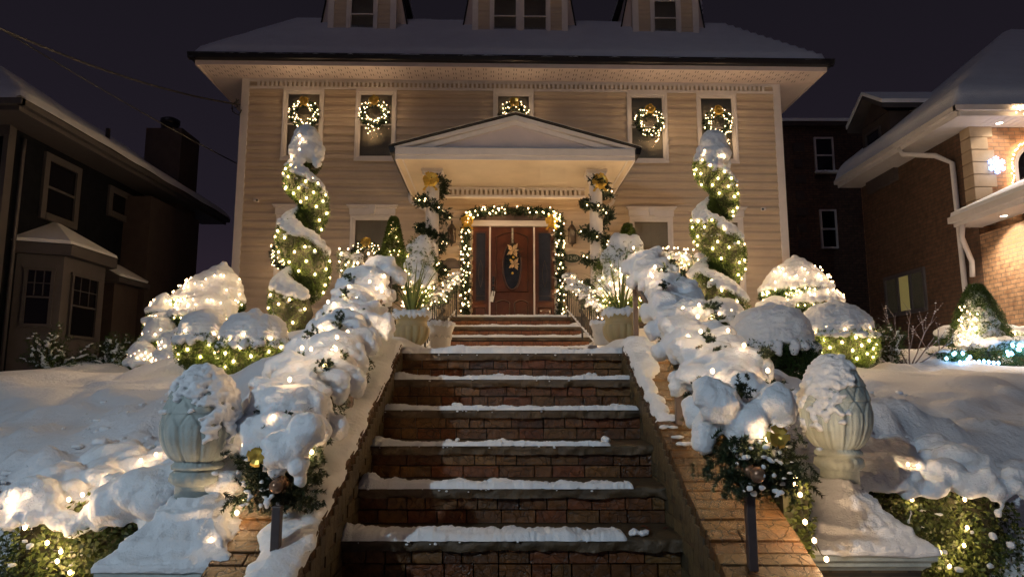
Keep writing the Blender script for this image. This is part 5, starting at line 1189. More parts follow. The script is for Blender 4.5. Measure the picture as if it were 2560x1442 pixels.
# ---- weeping snowy shrubs, densely lit, flanking the porch
def weeping(label, llabel, px0, px1, pyt, pyb, Y, n, seed, nb):
    a, b = P(px0, pyb, Y), P(px1, pyb, Y); top = P(0, pyt, Y).z; bot = P(0, pyb, Y).z; cx = (a.x + b.x) / 2; rx = (b.x - a.x) / 2; t = thing('weeping_shrub', label, 'shrub', (cx, Y, bot)); R1 = random.Random(seed)
    G().tube([(cx, Y, bot - .1), (cx, Y, top - .2)], [.04, .02], 6).build('trunk', M['bark'], t)
    pos, nor = ell_shell((cx, Y, (top + bot) / 2), (rx, rx * .8, (top - bot) / 2), n, .45, 1.0); nor[:, 2] -= .8
    v, f = sprig_mesh(pos, nor, .10, 12, .035, .008, .6); mesh_np('foliage', v, f, M['cedar'], t)
    lst = []
    for k in range(34):
        u = R1.random(); zz = bot + (top - bot) * (.35 + .62 * u); rr = rx * (1 - ((zz - bot) / (top - bot) - .35) ** 2 * 1.7); a_ = R1.uniform(-PI, 0); r_ = R1.uniform(.07, .14) * (.6 + rx)
        lst.append(((cx + math.cos(a_) * rr * .8, Y + math.sin(a_) * rr * .6, zz), (r_, r_, r_ * R1.uniform(.7, 1.6))))
    lst.append(((cx, Y, top - .12), (rx * .55, rx * .5, .12)))
    v, f = blobs(lst, .018, .02, 8, 4); mesh_np('snow', v, f, M['snow'], t, smooth=True); bl = []
    for k in range(nb):
        zz = R1.uniform(bot, top - .1); u = (zz - bot) / (top - bot); rr = rx * (1 - max(0, u - .3) ** 2 * 1.6); a_ = R1.uniform(-PI, 0); bl.append(Vector((cx + math.cos(a_) * rr * R1.uniform(.8, 1.1), Y + math.sin(a_) * rr * .9, zz)))
    bl.sort(key=lambda p: p.z); lights(bl, llabel, 'bulb_small')
weeping('snow laden weeping shrub glowing with lights left of the porch, behind the urn', 'dense warm lights in the weeping shrub left of the porch', 1008, 1082, 592, 770, 9.7, 1500, 1, 90)
weeping('big snow laden weeping shrub glowing with lights right of the porch', 'dense warm lights in the big weeping shrub right of the porch', 1492, 1640, 600, 800, 9.7, 3000, 2, 170)

# ---- porch side rail garlands and small cone trees
for s, (xa, xb), nm in ((1, (1640, 1752), 'right'), (-1, (850, 905), 'left')):
    a, b = P(xa, 640, 12.0), P(xb, 645, 12.0); gl = thing('porch_garland', f'snowy icicle lit garland along the {nm} porch balustrade', 'garland', a)
    _, at, tot = drape(gl, [a, a.lerp(b, .5), b], .12, 24, 50 + s, vox=.02); needles(gl, at, tot, .2, 320, .16, 14, .05, .010, seed=51 + s, low=-1.4)
    lights([at(tot * random.random())[0] + Vector((0, random.uniform(-.2, -.08), random.uniform(-.30, .14))) for _ in range(48 if s > 0 else 16)], f'icicle lights hanging from the {nm} porch garland', wire=False)
    rl = thing('porch_balustrade', f'white balustrade under the {nm} porch garland', 'balustrade', (a.x, 12.0, 1.118)); x0_, x1_ = sorted((a.x, b.x)); G().box(x0_, x1_, 11.97, 12.03, a.z - .14, a.z - .08).build('rail', M['trim'], rl)
    for k in range(int((x1_ - x0_) / .13) + 1): G().box(x0_ + .13 * k, x0_ + .13 * k + .03, 11.985, 12.015, 1.118, a.z - .141).build('baluster', M['trim'], rl)
def conetree(label, llabel, px, pyt, pyb, w, Y, snowy, seed, nb, m='cedar'):
    top = P(px, pyt, Y); bot = P(px, pyb, Y); t = thing('cone_tree', label, 'tree', bot); h = top.z - bot.z; n = int(5200); R1 = random.Random(seed)
    u = rng.uniform(0, 1, n) ** .8; a = rng.uniform(0, 2 * PI, n); rr = w / 2 * (1 - u) ** .75 * rng.uniform(.75, 1.08, n) + .01
    pos = np.stack([bot.x + np.cos(a) * rr, Y + np.sin(a) * rr, bot.z + u * h], 1); nor = np.stack([np.cos(a), np.sin(a), np.full(n, .4)], 1)
    v, f = sprig_mesh(pos, nor, .06, 6, .035, .010, .8); mesh_np('foliage', v, f, M[m], t); G().tube([(bot.x, Y, bot.z - .4), (bot.x, Y, top.z - .1)], [w * .22, .02], 8).build('trunk', M['core'], t)
    if snowy:
        lst = [((bot.x + math.cos(a_) * w / 2 * (1 - q_) ** .75, Y - abs(math.sin(a_)) * w / 2 * (1 - q_) ** .75, bot.z + q_ * h), (R1.uniform(.015, .045),) * 3) for a_, q_ in [(R1.uniform(*((0, 6.28) if snowy < 200 else (1.3, 4.0))), R1.random()) for _ in range(snowy)]]
        v, f = blobs(lst, .016, .01, 14, 2); mesh_np('snow', v, f, M['snow'], t, smooth=True)
    bl = []
    for k in range(nb):
        q_ = R1.random() ** 1.2; a_ = R1.uniform(-PI, 0); bl.append(Vector((bot.x + math.cos(a_) * w / 2 * (1 - q_) ** .75 * 1.06, Y + math.sin(a_) * w / 2 * (1 - q_) ** .75 * 1.06, bot.z + q_ * h)))
    bl.sort(key=lambda p: p.z)
    if nb: lights(bl, llabel, 'bulb_small')
conetree('small dark green cone tree by the left ground floor window', 'warm lights on the small cone tree by the left window', 981, 545, 700, .52, 12.6, 0, 1, 34)
conetree('small snowy cone tree by the right ground floor window', 'warm lights on the small snowy cone tree by the right window', 1572, 562, 680, .56, 12.6, 50, 2, 56)

# ---- wreaths
def wreath(px, py, label, llabel, Y=13.70, Ro=.235, nb=58, seed=1, tails=6, by=0):
    c = P(px, py, Y); t = thing('wreath', label, 'wreath', c, 'lit wreaths hung in the windows', True); rs = np.random.default_rng(seed); n = 700
    a = rs.uniform(0, 2 * PI, n); pos = np.stack([c.x + np.cos(a) * Ro, np.full(n, Y) + rs.uniform(-.04, .02, n), c.z + np.sin(a) * Ro], 1) + rs.normal(0, .018, (n, 3))
    b = rs.uniform(0, 2 * PI, n); dr = np.stack([np.cos(a) * np.cos(b), np.sin(b) * .6 - .25, np.sin(a) * np.cos(b)], 1) + rs.normal(0, .3, (n, 3))
    v, f = sprig_mesh(pos, dr, .075, 13, .034, .015, .7); mesh_np('foliage', v, f, M['pine'], t)
    bow(c + Vector((0, -.08, Ro + .03)), .11, t); R1 = random.Random(seed); bl = []
    for k in range(nb): an = 2 * PI * (k + R1.uniform(-.4, .4)) / nb; rr = Ro + R1.uniform(-.085, .09); bl.append(c + Vector((math.cos(an) * rr, -.07 + R1.uniform(-.02, .02), math.sin(an) * rr)))
    for k in range(tails): bl.append(c + Vector((R1.uniform(-.2, .22), -.05, -Ro - R1.uniform(.06, .22))))
    lights(bl, llabel, 'bulb_wreath', wire=False, house=True)
for i, (px, py, d) in enumerate([(765, 292, 'outer left upper window, above the left spiral topiary'), (937, 289, 'inner left upper window'), (1285, 290, 'centre upper window behind the porch gable'), (1625, 303, 'inner right upper window'), (1798, 305, 'outer right upper window, above the right spiral topiary')]):
    wreath(px, py, 'lit pine wreath with gold bow, ' + d, 'fairy lights of the wreath on the ' + d.split(',')[0], seed=i + 1)
wreath(917, 640, 'lit pine wreath with gold bow on the left ground floor window behind the snowy garland', 'fairy lights of the wreath behind the left stair garland', seed=8, tails=0)
wreath(718, 640, 'lit wreath on the ground floor window behind the left spiral topiary', 'fairy lights of the wreath behind the left spiral topiary', seed=9, tails=2)
wreath(1828, 640, 'lit wreath on the ground floor window behind the right spiral topiary', 'fairy lights of the wreath behind the right spiral topiary', seed=10, tails=2)

# ---- spiral garlands round the columns
for s, cx, nm in ((-1, -1.475, 'left'), (1, 1.475, 'right')):
    N = 200; turns = 4.6; zt, zb_ = 3.62, 1.3; path = []
    for i in range(N):
        u = i / (N - 1); ph = -1.2 + s * -1 * u * turns * 2 * PI if s < 0 else -1.9 + u * turns * 2 * PI; rr = .19 + .05 * math.sin(i * .5)
        path.append(Vector((cx + math.cos(ph) * rr, CY + math.sin(ph) * rr, zt + (zb_ - zt) * u)))
    t = thing('column_garland', f'green garland with gold bow winding down the {nm} porch column', 'garland', (cx, CY, 1.12), 'garlands wound round the porch columns', True)
    idx = rng.integers(0, N, 1500); pos = np.array([path[i][:] for i in idx]) + rng.normal(0, .035, (1500, 3)); dr = pos - np.array([cx, CY, 0]); dr[:, 2] = 0; dr = nrm(dr) * .7 + rng.normal(0, .75, (1500, 3))
    v, f = sprig_mesh(pos, dr, .105, 16, .042, .019, .6); mesh_np('foliage', v, f, M['pine'], t)
    bow(Vector((cx + (-.02 if s < 0 else .04), CY - .25, 3.58)), .15, t)
    bl = [path[i] + Vector(((path[i].x - cx) * .35, (path[i].y - CY) * .35 - .02, random.uniform(-.06, .06))) for i in sorted(random.sample(range(10, N), 44))]
    lights(bl, f'warm fairy lights in the {nm} column garland', 'bulb_door', house=True)

# ---- garland arch round the door
t = thing('door_garland', 'lit pine garland arching over the front door with two gold bows', 'garland', ((wx0 + wx1) / 2, HY - .12, 1.12), None, True)
gxl, gxr = P(1164, 600, HY - .12).x, P(1397, 600, HY - .12).x; zspr = P(1280, 560, HY - .12).z; ztp = P(1280, 527, HY - .12).z; path = []
for k in range(60): path.append(Vector((gxl + .02 * math.sin(k * .9), HY - .12, 1.16 + (zspr - 1.16) * k / 60)))
for k in range(61): th = PI - PI * k / 60; path.append(Vector(((gxl + gxr) / 2 + (gxr - gxl) / 2 * math.copysign(abs(math.cos(th)) ** .75, math.cos(th)), HY - .14, zspr + (ztp - zspr) * math.sin(th) ** .6 if 0 < k < 60 else zspr)))
for k in range(60): path.append(Vector((gxr + .04 * k / 60 + .02 * math.sin(k * .8), HY - .12, zspr - (zspr - 1.16) * k / 60)))
n = 3400; idx = rng.integers(0, len(path), n); pos = np.array([path[i][:] for i in idx]) + rng.normal(0, .03, (n, 3)); dr = rng.normal(0, 1, (n, 3)) + np.array([0, -.5, 0])
v, f = sprig_mesh(pos, dr, .10, 15, .038, .015, .65); mesh_np('foliage', v, f, M['pine'], t)
for px in (1168, 1378): bow(P(px, 553, HY - .24), .135, t)
bl = [path[i] + Vector((random.uniform(-.10, .10), -.10 - random.uniform(0, .04), random.uniform(-.09, .09))) for i in sorted(random.choices(range(len(path)), k=150))]
lights(bl, 'warm fairy lights in the garland round the front door', 'bulb_door', house=True, wire=False)
# spray of golden poinsettias on the door
c0 = P(1283, 640, HY - .06); t = thing('door_spray', 'hanging spray of gold poinsettias and twigs on the front door', 'door decoration', c0, None, True)
g = G()
for (px, py, sz) in ((1283, 626, .17), (1286, 660, .15)):
    c = P(px, py, HY - .07)
    for k in range(9):
        a = 2 * PI * k / 9 + (.3 if k % 2 else 0); L = sz * (1 if k % 2 else .7); d = Vector((math.cos(a), -.25, math.sin(a))); sdv = Vector((-math.sin(a), 0, math.cos(a)))
        g.add([c, c + d * L * .5 + sdv * L * .22, c + d * L, c + d * L * .5 - sdv * L * .22], [(0, 1, 2), (0, 2, 3)])
g.build('poinsettias', M['poin'], t)
pos = np.array([c0[:]] * 90) + rng.normal(0, 1, (90, 3)) * np.array([.05, .01, .12]); v, f = sprig_mesh(pos, rng.normal(0, 1, (90, 3)) * np.array([1, .2, 1.2]), .17, 12, .03, .012, .6); mesh_np('leaves', v, f, M['pine'], t)
g = G(); 
for (px, py) in ((1283, 643), (1281, 683), (1276, 650)): c = P(px, py, HY - .09); g.lathe([(.003, -.026)] + [(.026 * math.sin(PI * k / 6), -.026 * math.cos(PI * k / 6)) for k in range(1, 6)] + [(.003, .026)], c, 10)
g.build('baubles', M['gold'], t, smooth=True)
a, b = P(1281, 570, HY - .03), P(1281, 610, HY - .03); G().box(a.x - .018, a.x + .018, HY - .032, HY - .025, b.z, a.z).build('hanger', M['muntin'], t)
c = P(1231, 741, HY - .10); g = G().obox(c, (.07, .002, .22), Matrix.Rotation(R(12), 3, 'Y')); tg = g.build('door_tag', M['tag'], None, label='white paper tag hanging from the front door handle', cat='tag', base=c, house=True)

# ---- lanterns, signs, cameras
def lantern(px, label):
    c = P(px, 590, HY - .14); t = thing('wall_lantern', label, 'lantern', c, 'lanterns either side of the front door', True); h = .13; w_ = .078
    g = G()
    for a in range(6): an = a * PI / 3; g.tube([(c.x + math.cos(an) * w_, c.y + math.sin(an) * w_, c.z - h), (c.x + math.cos(an) * w_, c.y + math.sin(an) * w_, c.z + h)], .006, 4)
    for zz in (-h, 0.0, h): g.tube([(c.x + math.cos(a * PI / 3) * w_, c.y + math.sin(a * PI / 3) * w_, c.z + zz) for a in range(7)], .005, 4)
    g.build('cage', M['lantern'], t); G().lathe([(w_ * .9, -h), (w_ * .9, h)], c, 6).build('glass', M['lantern_glass'], t)
    G().lathe([(w_ * 1.2, h), (w_ * 1.15, h + .02), (w_ * .5, h + .10), (w_ * .2, h + .12), (w_ * .16, h + .15), (w_ * .25, h + .165), (.004, h + .20)], c, 6).build('roof', M['lantern'], t)
    G().lathe([(.003, -h - .09), (w_ * .25, -h - .075), (w_ * .15, -h - .055), (w_ * .6, -h - .03), (w_ * 1.12, -h - .012), (w_ * 1.12, -h)], c, 6).build('base', M['lantern'], t)
    g = G().box(c.x - .03, c.x + .03, c.y + .10, HY - .02, c.z - .12, c.z + .12); g.tube([(c.x, c.y + .12, c.z - .06), (c.x, c.y + .08, c.z - .16), (c.x, c.y + .0, c.z - h - .02)], .008, 5); g.build('bracket', M['lantern'], t)
lantern(1129, 'bronze hexagonal wall lantern left of the front door'); lantern(1430, 'bronze hexagonal wall lantern right of the front door')
c = P(1431, 645, HY - .035); t = thing('address_sign', 'dark green oval address sign reading 1240', 'sign', c, None, True); n = 40
g = G().prism([(c.x + .168 * math.cos(2 * PI * k / n), c.z + .088 * math.sin(2 * PI * k / n)) for k in range(n)], c.y - .008, c.y + .02, 'y'); g.build('panel', M['sign'], t)
def text(s_, c, size, m, parent, name='lettering', rot=(PI / 2, 0, 0)):
    cu = bpy.data.curves.new('t', 'FONT'); cu.body = s_; cu.size = size; cu.align_x = 'CENTER'; cu.align_y = 'CENTER'; cu.extrude = .002
    o = bpy.data.objects.new('t', cu); C.objects.link(o); dg = bpy.context.evaluated_depsgraph_get(); me = bpy.data.meshes.new_from_object(o.evaluated_get(dg)); bpy.data.objects.remove(o)
    me.transform(Matrix.Rotation(PI / 2, 4, 'X')); me.transform(Matrix.Translation(Vector(c) - BASE[parent])); me.materials.clear(); return finish(name, me, M[m], parent, None, None, None, None, None, False)
text('1240', c + Vector((0, -.011, 0)), .115, 'signtext', t)
c = P(1128, 658, HY - .03); t = thing('plaque', 'brown arched wall plaque left of the door garland', 'plaque', c, None, True); g = G().box(c.x - .20, c.x + .20, c.y - .01, c.y + .02, c.z - .12, c.z + .05)
g.prism([(c.x + .12 * math.cos(PI * k / 12), c.z + .051 + .05 * math.sin(PI * k / 12)) for k in range(13)], c.y - .01, c.y + .02, 'y'); g.build('panel', M['plaque'], t)
g = G().frame(c.x - .19, c.x + .19, c.z - .11, c.z + .04, .01, c.y - .016, c.y - .0101); g.build('border', M['lantern'], t)
for px, py, s, d in ((648, 505, 1, 'left end'), (1912, 519, -1, 'right end')):
    c = P(px, py, HY - .06); t = thing('security_camera', f'small white security camera on the siding at the {d} of the house front', 'camera', c, None, True)
    G().obox(c + Vector((0, -.05, -.01)), (.10, .12, .07), Matrix.Rotation(R(30) * s, 3, 'Z') @ Matrix.Rotation(R(15), 3, 'X')).build('body', M['trim'], t, bevel=.015); G().tube([c + Vector((s * .03, -.10, -.03)), c + Vector((s * .045, -.13, -.035))], .024, 12).build('lens', M['gutter'], t); G().tube([c + Vector((0, -.02, 0)), c + Vector((0, .05, .02))], .014, 8).build('mount', M['trim'], t)

# ---- service cables at the left eave corner
def cable(label, a, b, sag, r, twist=False, cat='cable'):
    n = 50; p = [Vector(a).lerp(Vector(b), i / n) - Vector((0, 0, sag * 4 * (i / n) * (1 - i / n))) for i in range(n + 1)]; d0 = (p[0] - p[1]) ; p = [p[0] + d0 * k for k in range(220, 0, -10)] + p; g = G()
    if twist:
        for ph in (0, 2.1, 4.2): g.tube([q + Vector((0, math.cos(i * 1.9 + ph), math.sin(i * 1.9 + ph))) * r for i, q in enumerate(p)], r, 5)
    else: g.tube(p, r, 6)
    g.build('cable', M['gutter'], None, label=label, cat=cat, base=b)
cable('thick twisted service cable running from the upper left to the house eave', P(-60, 45, 9), P(600, 262, 13.5), .18, .011, True)
cable('thin cable sloping behind the chimney pot to the house corner', P(60, 108, 11), P(594, 410, 14.3), .05, .012)
c = P(598, 250, 13.6); g = G()
g.tube([c, c + Vector((-.12, -.05, -.12)), c + Vector((-.10, -.05, -.28)), c + Vector((.02, 0, -.34)), c + Vector((.06, 0, -.22))], .014, 6); g.tube([c + Vector((-.06, 0, .02)), c + Vector((-.03, 0, -.16)), c + Vector((-.16, -.02, -.20))], .010, 6)
g.build('cable_loop', M['gutter'], None, label='black drip loops of cable at the left eave corner', cat='cable', base=c)

# ------------------------------------------------------------------ left neighbour: dark shingled house
XL = -8.1; LH = thing('neighbour_house', 'dark shingled neighbouring house on the left with a white bay window and snowy roof', 'house', (XL, 13, -.4))
LW = [(11.5, 12.25, 2.94, 3.87), (13.4, 14.26, 3.46, 3.84)]
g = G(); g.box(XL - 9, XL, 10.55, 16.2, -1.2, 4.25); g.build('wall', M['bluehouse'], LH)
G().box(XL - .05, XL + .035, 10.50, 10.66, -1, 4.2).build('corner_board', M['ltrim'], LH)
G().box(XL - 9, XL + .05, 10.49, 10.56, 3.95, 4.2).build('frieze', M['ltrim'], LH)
for (ya, yb, za, zb_) in LW:
    g = G(); g.box(XL, XL + .05, ya - .12, ya, za - .12, zb_ + .12); g.box(XL, XL + .05, yb, yb + .12, za - .12, zb_ + .12); g.box(XL, XL + .05, ya, yb, zb_, zb_ + .12); g.box(XL, XL + .06, ya, yb, za - .12, za); g.box(XL, XL + .03, ya, yb, (za + zb_) / 2 - .02, (za + zb_) / 2 + .02) if zb_ - za > .6 else None
    wn = g.build('window', M['ltrim'], LH); G().box(XL + .002, XL + .012, ya, yb, za, zb_).build('pane', M['pane_dark'], wn)
# eave along the side, roof above it
ex, ez = -7.5, 4.12; g = G(); g.box(XL - .0, ex, 9.9, 17.4, ez, ez + .02); g.box(XL - 9.5, XL, 9.9, 10.55, ez, ez + .02)
g.build('soffit', M['ltrim'], LH)
g = G(); g.box(ex, ex + .03, 9.87, 17.43, ez - .01, ez + .17); g.box(XL - 9.5, ex, 9.87, 9.9, ez - .01, ez + .17); g.box(ex + .028, ex + .12, 9.80, 17.46, ez + .06, ez + .15); g.box(XL - 9.5, ex + .12, 9.78, 9.869, ez + .06, ez + .15); g.build('gutter', M['ltrim'], LH)
rx0, rx1, ry0, ry1 = XL - 9.5, ex + .10, 9.8, 17.45
vs = [(rx0, ry0, ez + .18), (rx1, ry0, ez + .18), (rx1, ry1, ez + .18), (rx0, ry1, ez + .18), (rx0 + 3.9, ry0 + 3.82, ez + 2.7), (rx1 - 3.9, ry0 + 3.82, ez + 2.7)]
G().add(vs, [(0, 1, 5, 4), (1, 2, 5), (2, 3, 4, 5), (3, 0, 4)]).build('roof', M['roofshingle'], LH)
g = G(); N = 26
def lroof(x, y):
    o = min(rx1 - x, y - ry0, ry1 - y, x - rx0); return ez + .18 + 2.52 * min(o, 3.82) / 3.82 + .11 * min(1, max(o, 0) / .12) ** .5
V = []; xs_ = np.linspace(rx0 - .03, rx1 + .03, 90); ys_ = np.linspace(ry0 - .03, ry1 + .03, 60)
for y in ys_:
    for x in xs_: V.append((x, y, lroof(x, y) + noise.noise(Vector((x, y, 0))) * .03))
F = [(j * 90 + i, j * 90 + i + 1, (j + 1) * 90 + i + 1, (j + 1) * 90 + i) for j in range(59) for i in range(89)]
mesh_np('roof_snow', V, F, M['snow'], LH, smooth=True)
q = P(268, 352, 13.2); G().tube([(q.x, 13.2, q.z - .5), (q.x, 13.2, q.z + .25)], .045, 10).build('vent_pipe', M['gutter'], LH)
# stucco chimney on the side wall
g = G(); g.box(XL, XL + .55, 13.9, 16.1, -1, 3.9); g.build('chimney_base', M['stucco'], LH)
q0, q1 = P(366, 320, 15.3), P(418, 320, 15.3); g = G().box(q0.x, q1.x + .35, 15.3, 16.2, 3.0, q0.z); ch = g.build('chimney', M['stucco'], LH)
cx = (q0.x + q1.x) / 2 + .1; G().lathe([(.13, 0), (.13, .22)], (cx, 15.7, q0.z), 20).build('flue', M['ltrim'], ch, smooth=True); G().lathe([(.20, .22), (.22, .24), (.22, .34), (.10, .40), (.01, .40)], (cx, 15.7, q0.z), 20).build('chimney_cap', M['gutter'], ch, smooth=True)
G().lathe([(.19, .0), (.20, .12), (.205, .22)], (cx, 15.7, q0.z), 9, lambda r_, z, a: r_, close=False).build('spark_screen', M['gutter'], ch)
# small hooded bump-out and rear wing
g = G().box(XL, XL + .45, 13.0, 13.85, -1, 1.95); bo = g.build('bump_out', M['stucco'], LH); g = G().prism([(XL, 2.30), (XL + .6, 2.0), (XL + .6, 1.9), (XL, 1.9)], 12.85, 13.98, 'y') if False else G().add([(XL, 12.85, 2.35), (XL + .62, 12.85, 2.02), (XL + .62, 13.98, 2.02), (XL, 13.98, 2.35), (XL, 12.85, 1.93), (XL + .62, 12.85, 1.93), (XL + .62, 13.98, 1.93), (XL, 13.98, 1.93)], [(0, 1, 2, 3), (4, 7, 6, 5), (0, 4, 5, 1), (1, 5, 6, 2), (2, 6, 7, 3)])
g.build('hood', M['ltrim'], bo); G().add([(XL, 12.9, 2.37), (XL + .6, 12.9, 2.05), (XL + .6, 13.9, 2.05), (XL, 13.9, 2.37), (XL, 12.9, 2.43), (XL + .62, 12.9, 2.09), (XL + .62, 13.9, 2.09), (XL, 13.9, 2.43)], [(4, 5, 6, 7), (0, 4, 7, 3), (1, 2, 6, 5), (0, 1, 5, 4), (3, 7, 6, 2)]).build('snow', M['snow'], bo)
g = G().box(XL - 6, XL + .02, 16.2, 17.0, -1, 4.1); g.build('rear_wall', M['stucco'], LH)
g = G(); g.box(XL + .02, XL + .07, 16.3, 16.38, 1.6, 3.9); g.box(XL + .02, XL + .07, 16.85, 16.93, 1.6, 3.9); wn = g.build('window', M['ltrim'], LH); G().box(XL + .022, XL + .03, 16.38, 16.85, 1.6, 3.9).build('pane', M['pane_dark'], wn)
# bay window
B0 = (XL, 10.98); B1 = (-7.5, 11.26); B2 = (-7.5, 12.43); B3 = (XL, 12.75)
def baypoly(o): return [(XL - .02, B0[1] - o * .9), (B1[0] + o, B1[1] - o * .5), (B2[0] + o, B2[1] + o * .5), (XL - .02, B3[1] + o * .9)]
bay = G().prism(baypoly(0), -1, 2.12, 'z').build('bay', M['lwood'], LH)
G().prism(baypoly(.16), 2.12, 2.30, 'z').build('bay_fascia', M['ltrim'], bay)
pb = baypoly(.18); ap = (XL, (B1[1] + B2[1]) / 2, 2.78); vs = [(p[0], p[1], 2.302) for p in pb] + [ap]; G().add(vs, [(0, 1, 4), (1, 2, 4), (2, 3, 4)]).build('bay_roof', M['ltrim'], bay)
vs = [(p[0] - .02, p[1], 2.31 + .0) for p in pb] + [(XL + .001, ap[1], 2.86)] + [(p[0] - .05, p[1], 2.37) for p in pb]; G().add(vs, [(5, 6, 4), (6, 7, 4), (7, 8, 4), (0, 1, 6, 5), (1, 2, 7, 6), (2, 3, 8, 7)]).build('snow', M['snow'], bay)
def baywin(a, b, z0, z1, u0, u1, m=M['pane_dark']):
    a, b = Vector((a[0], a[1], 0)), Vector((b[0], b[1], 0)); d = (b - a); n_ = Vector((d.y, -d.x, 0)).normalized(); p0 = a.lerp(b, u0); p1 = a.lerp(b, u1); dd = d.normalized(); mt = Matrix((dd, n_, Vector((0, 0, 1)))).transposed(); L = (p1 - p0).length; c = (p0 + p1) / 2 + Vector((0, 0, (z0 + z1) / 2))
    g = G(); g.obox(c + n_ * .015 + Vector((0, 0, (z1 - z0) / 2)), (L + .08, .05, .05), mt); g.obox(c + n_ * .015 - Vector((0, 0, (z1 - z0) / 2)), (L + .08, .06, .05), mt)
    for s in (-1, 1): g.obox(c + n_ * .015 + dd * s * L / 2, (.05, .05, z1 - z0 - .05), mt)
    g.obox(c + n_ * .012, (L, .03, .03), mt)
    for k in (1, 2): g.obox(c + n_ * .010 + dd * (L * (k / 3 - .5)) + Vector((0, 0, (z1 - z0) / 4)), (.015, .02, (z1 - z0) / 2 - .06), mt)
    g.obox(c + n_ * .011 + Vector((0, 0, (z1 - z0) / 4)), (L, .02, .014), mt)
    wn = g.build('window', M['ltrim'], bay); G().obox(c + n_ * .004, (L, .006, z1 - z0), mt).build('pane', m, wn)
baywin(B0, B1, .95, 1.88, .24, .80); baywin(B1, B2, .80, 1.86, .2, .82)
G().tube([(XL + .06, 10.82, 4.0), (XL + .07, 10.8, 3.8), (XL + .07, 10.8, -.5)], .03, 8).build('downpipe', M['ltrim'], LH, smooth=True)

# ------------------------------------------------------------------ right neighbour: brick house
XR = 8.6; RH = thing('brick_house', 'brown brick neighbouring house on the right with stone quoins and lit soffits', 'house', (XR, 13, -.4))
YF = 12.3; YB = 16.3; ZE = 4.78
G().box(XR, XR + .02, YF + .01, YB, -1.5, ZE + .02).build('side_wall', M['rbrick_y_shade'], RH)
G().box(XR, XR + .02, 5.0, YF, -1.5, 2.72).build('lower_side_wall', M['rbrick_low_lit'], RH)
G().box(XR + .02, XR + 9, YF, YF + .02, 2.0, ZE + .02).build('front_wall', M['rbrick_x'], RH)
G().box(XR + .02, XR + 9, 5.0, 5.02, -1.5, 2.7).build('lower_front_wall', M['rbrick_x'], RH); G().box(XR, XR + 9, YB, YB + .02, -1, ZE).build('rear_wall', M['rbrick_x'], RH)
g = G(); z = 2.9; i = 0
while z < ZE - .15: L = .40 if i % 2 else .30; g.box(XR - .03, XR + L, YF - .035, YF + .25, z, z + .23); z += .24; i += 1
g.build('quoins', M['quoin'], RH, bevel=.012)
# upper eave
eo = .55; g = G(); g.box(XR - eo, XR, YF - eo, YB, ZE, ZE + .02); g.box(XR, XR + 9, YF - eo, YF, ZE, ZE + .02)
for k in range(34): g.box(XR + .1 + k * .14, XR + .11 + k * .14, YF - eo + .02, YF - .03, ZE - .005, ZE)
g.build('soffit', M['rtrim'], RH)
g = G(); g.box(XR - eo - .03, XR - eo, YF - eo, YB, ZE - .01, ZE + .16); g.box(XR - eo, XR + 9, YF - eo - .03, YF - eo, ZE - .01, ZE + .16); g.box(XR - eo - .12, XR - eo - .031, YF - eo - .1, YB, ZE + .07, ZE + .17); g.box(XR - eo - .12, XR + 9, YF - eo - .12, YF - eo - .031, ZE + .07, ZE + .17); g.build('gutter', M['rtrim'], RH)
x0, y0 = XR - eo - .1, YF - eo - .1; V = []; xs_ = np.concatenate([[x0 - .001], np.linspace(x0, x0 + .5, 6), np.linspace(x0 + .8, x0 + 9, 30)]); ys_ = np.concatenate([[y0 - .001], np.linspace(y0, y0 + .5, 6), np.linspace(y0 + .8, YB, 30)])
for y in ys_:
    for x in xs_:
        o = min(x - x0, y - y0); V.append((x, y, ZE + .17 + max(0, o) * .80 + (.26 * min(1, o / .25) ** .4 if o > 0 else -.02) + noise.noise(Vector((x, y, 5))) * .04))
m_ = len(xs_); F = [(j * m_ + i, j * m_ + i + 1, (j + 1) * m_ + i + 1, (j + 1) * m_ + i) for j in range(len(ys_) - 1) for i in range(m_ - 1)]
mesh_np('roof_snow', V, F, M['snow'], RH, smooth=True)
# lower eave and its snow
LZ = 2.86; g = G(); g.box(XR - .5, XR, 4.6, YF - .1, LZ - .02, LZ); g.build('lower_soffit', M['rtrim'], RH); g = G(); g.box(XR - .53, XR - .5, 4.6, YF - .1, LZ - .03, LZ + .15); g.box(XR - .62, XR - .531, 4.6, YF - .08, LZ + .04, LZ + .15); g.box(XR - .53, XR, YF - .12, YF - .099, LZ - .03, LZ + .12); g.build('lower_gutter', M['rtrim'], RH)
G().add([(XR - .58, 4.6, LZ + .15), (XR + 1.2, 4.6, LZ + .95), (XR + 1.2, YF - .1, LZ + .95), (XR - .58, YF - .1, LZ + .15), (XR - .58, 4.6, LZ + .24), (XR + 1.2, 4.6, LZ + 1.05), (XR + 1.2, YF - .1, LZ + 1.05), (XR - .56, YF - .1, LZ + .24)], [(0, 3, 2, 1), (4, 5, 6, 7), (0, 4, 7, 3), (3, 7, 6, 2), (0, 1, 5, 4)]).build('lower_roof_snow', M['snow'], RH)
g = G().tube([(XR - .58, 13.6, ZE + .05), (XR - .55, 13.55, ZE - .1), (XR - .3, 12.9, ZE - .35), (XR - .08, 12.75, ZE - .55), (XR - .07, 12.7, -.3)], .05, 8); g.build('downpipe', M['rtrim'], RH, smooth=True)
g = G().tube([(XR - .5, YF - .3, LZ - .02), (XR - .5, YF - .25, LZ - .25), (XR - .12, YF + .1, LZ - .62), (XR - .10, YF + .15, LZ - .9)], .045, 8); g.build('downpipe', M['rtrim'], RH, smooth=True)
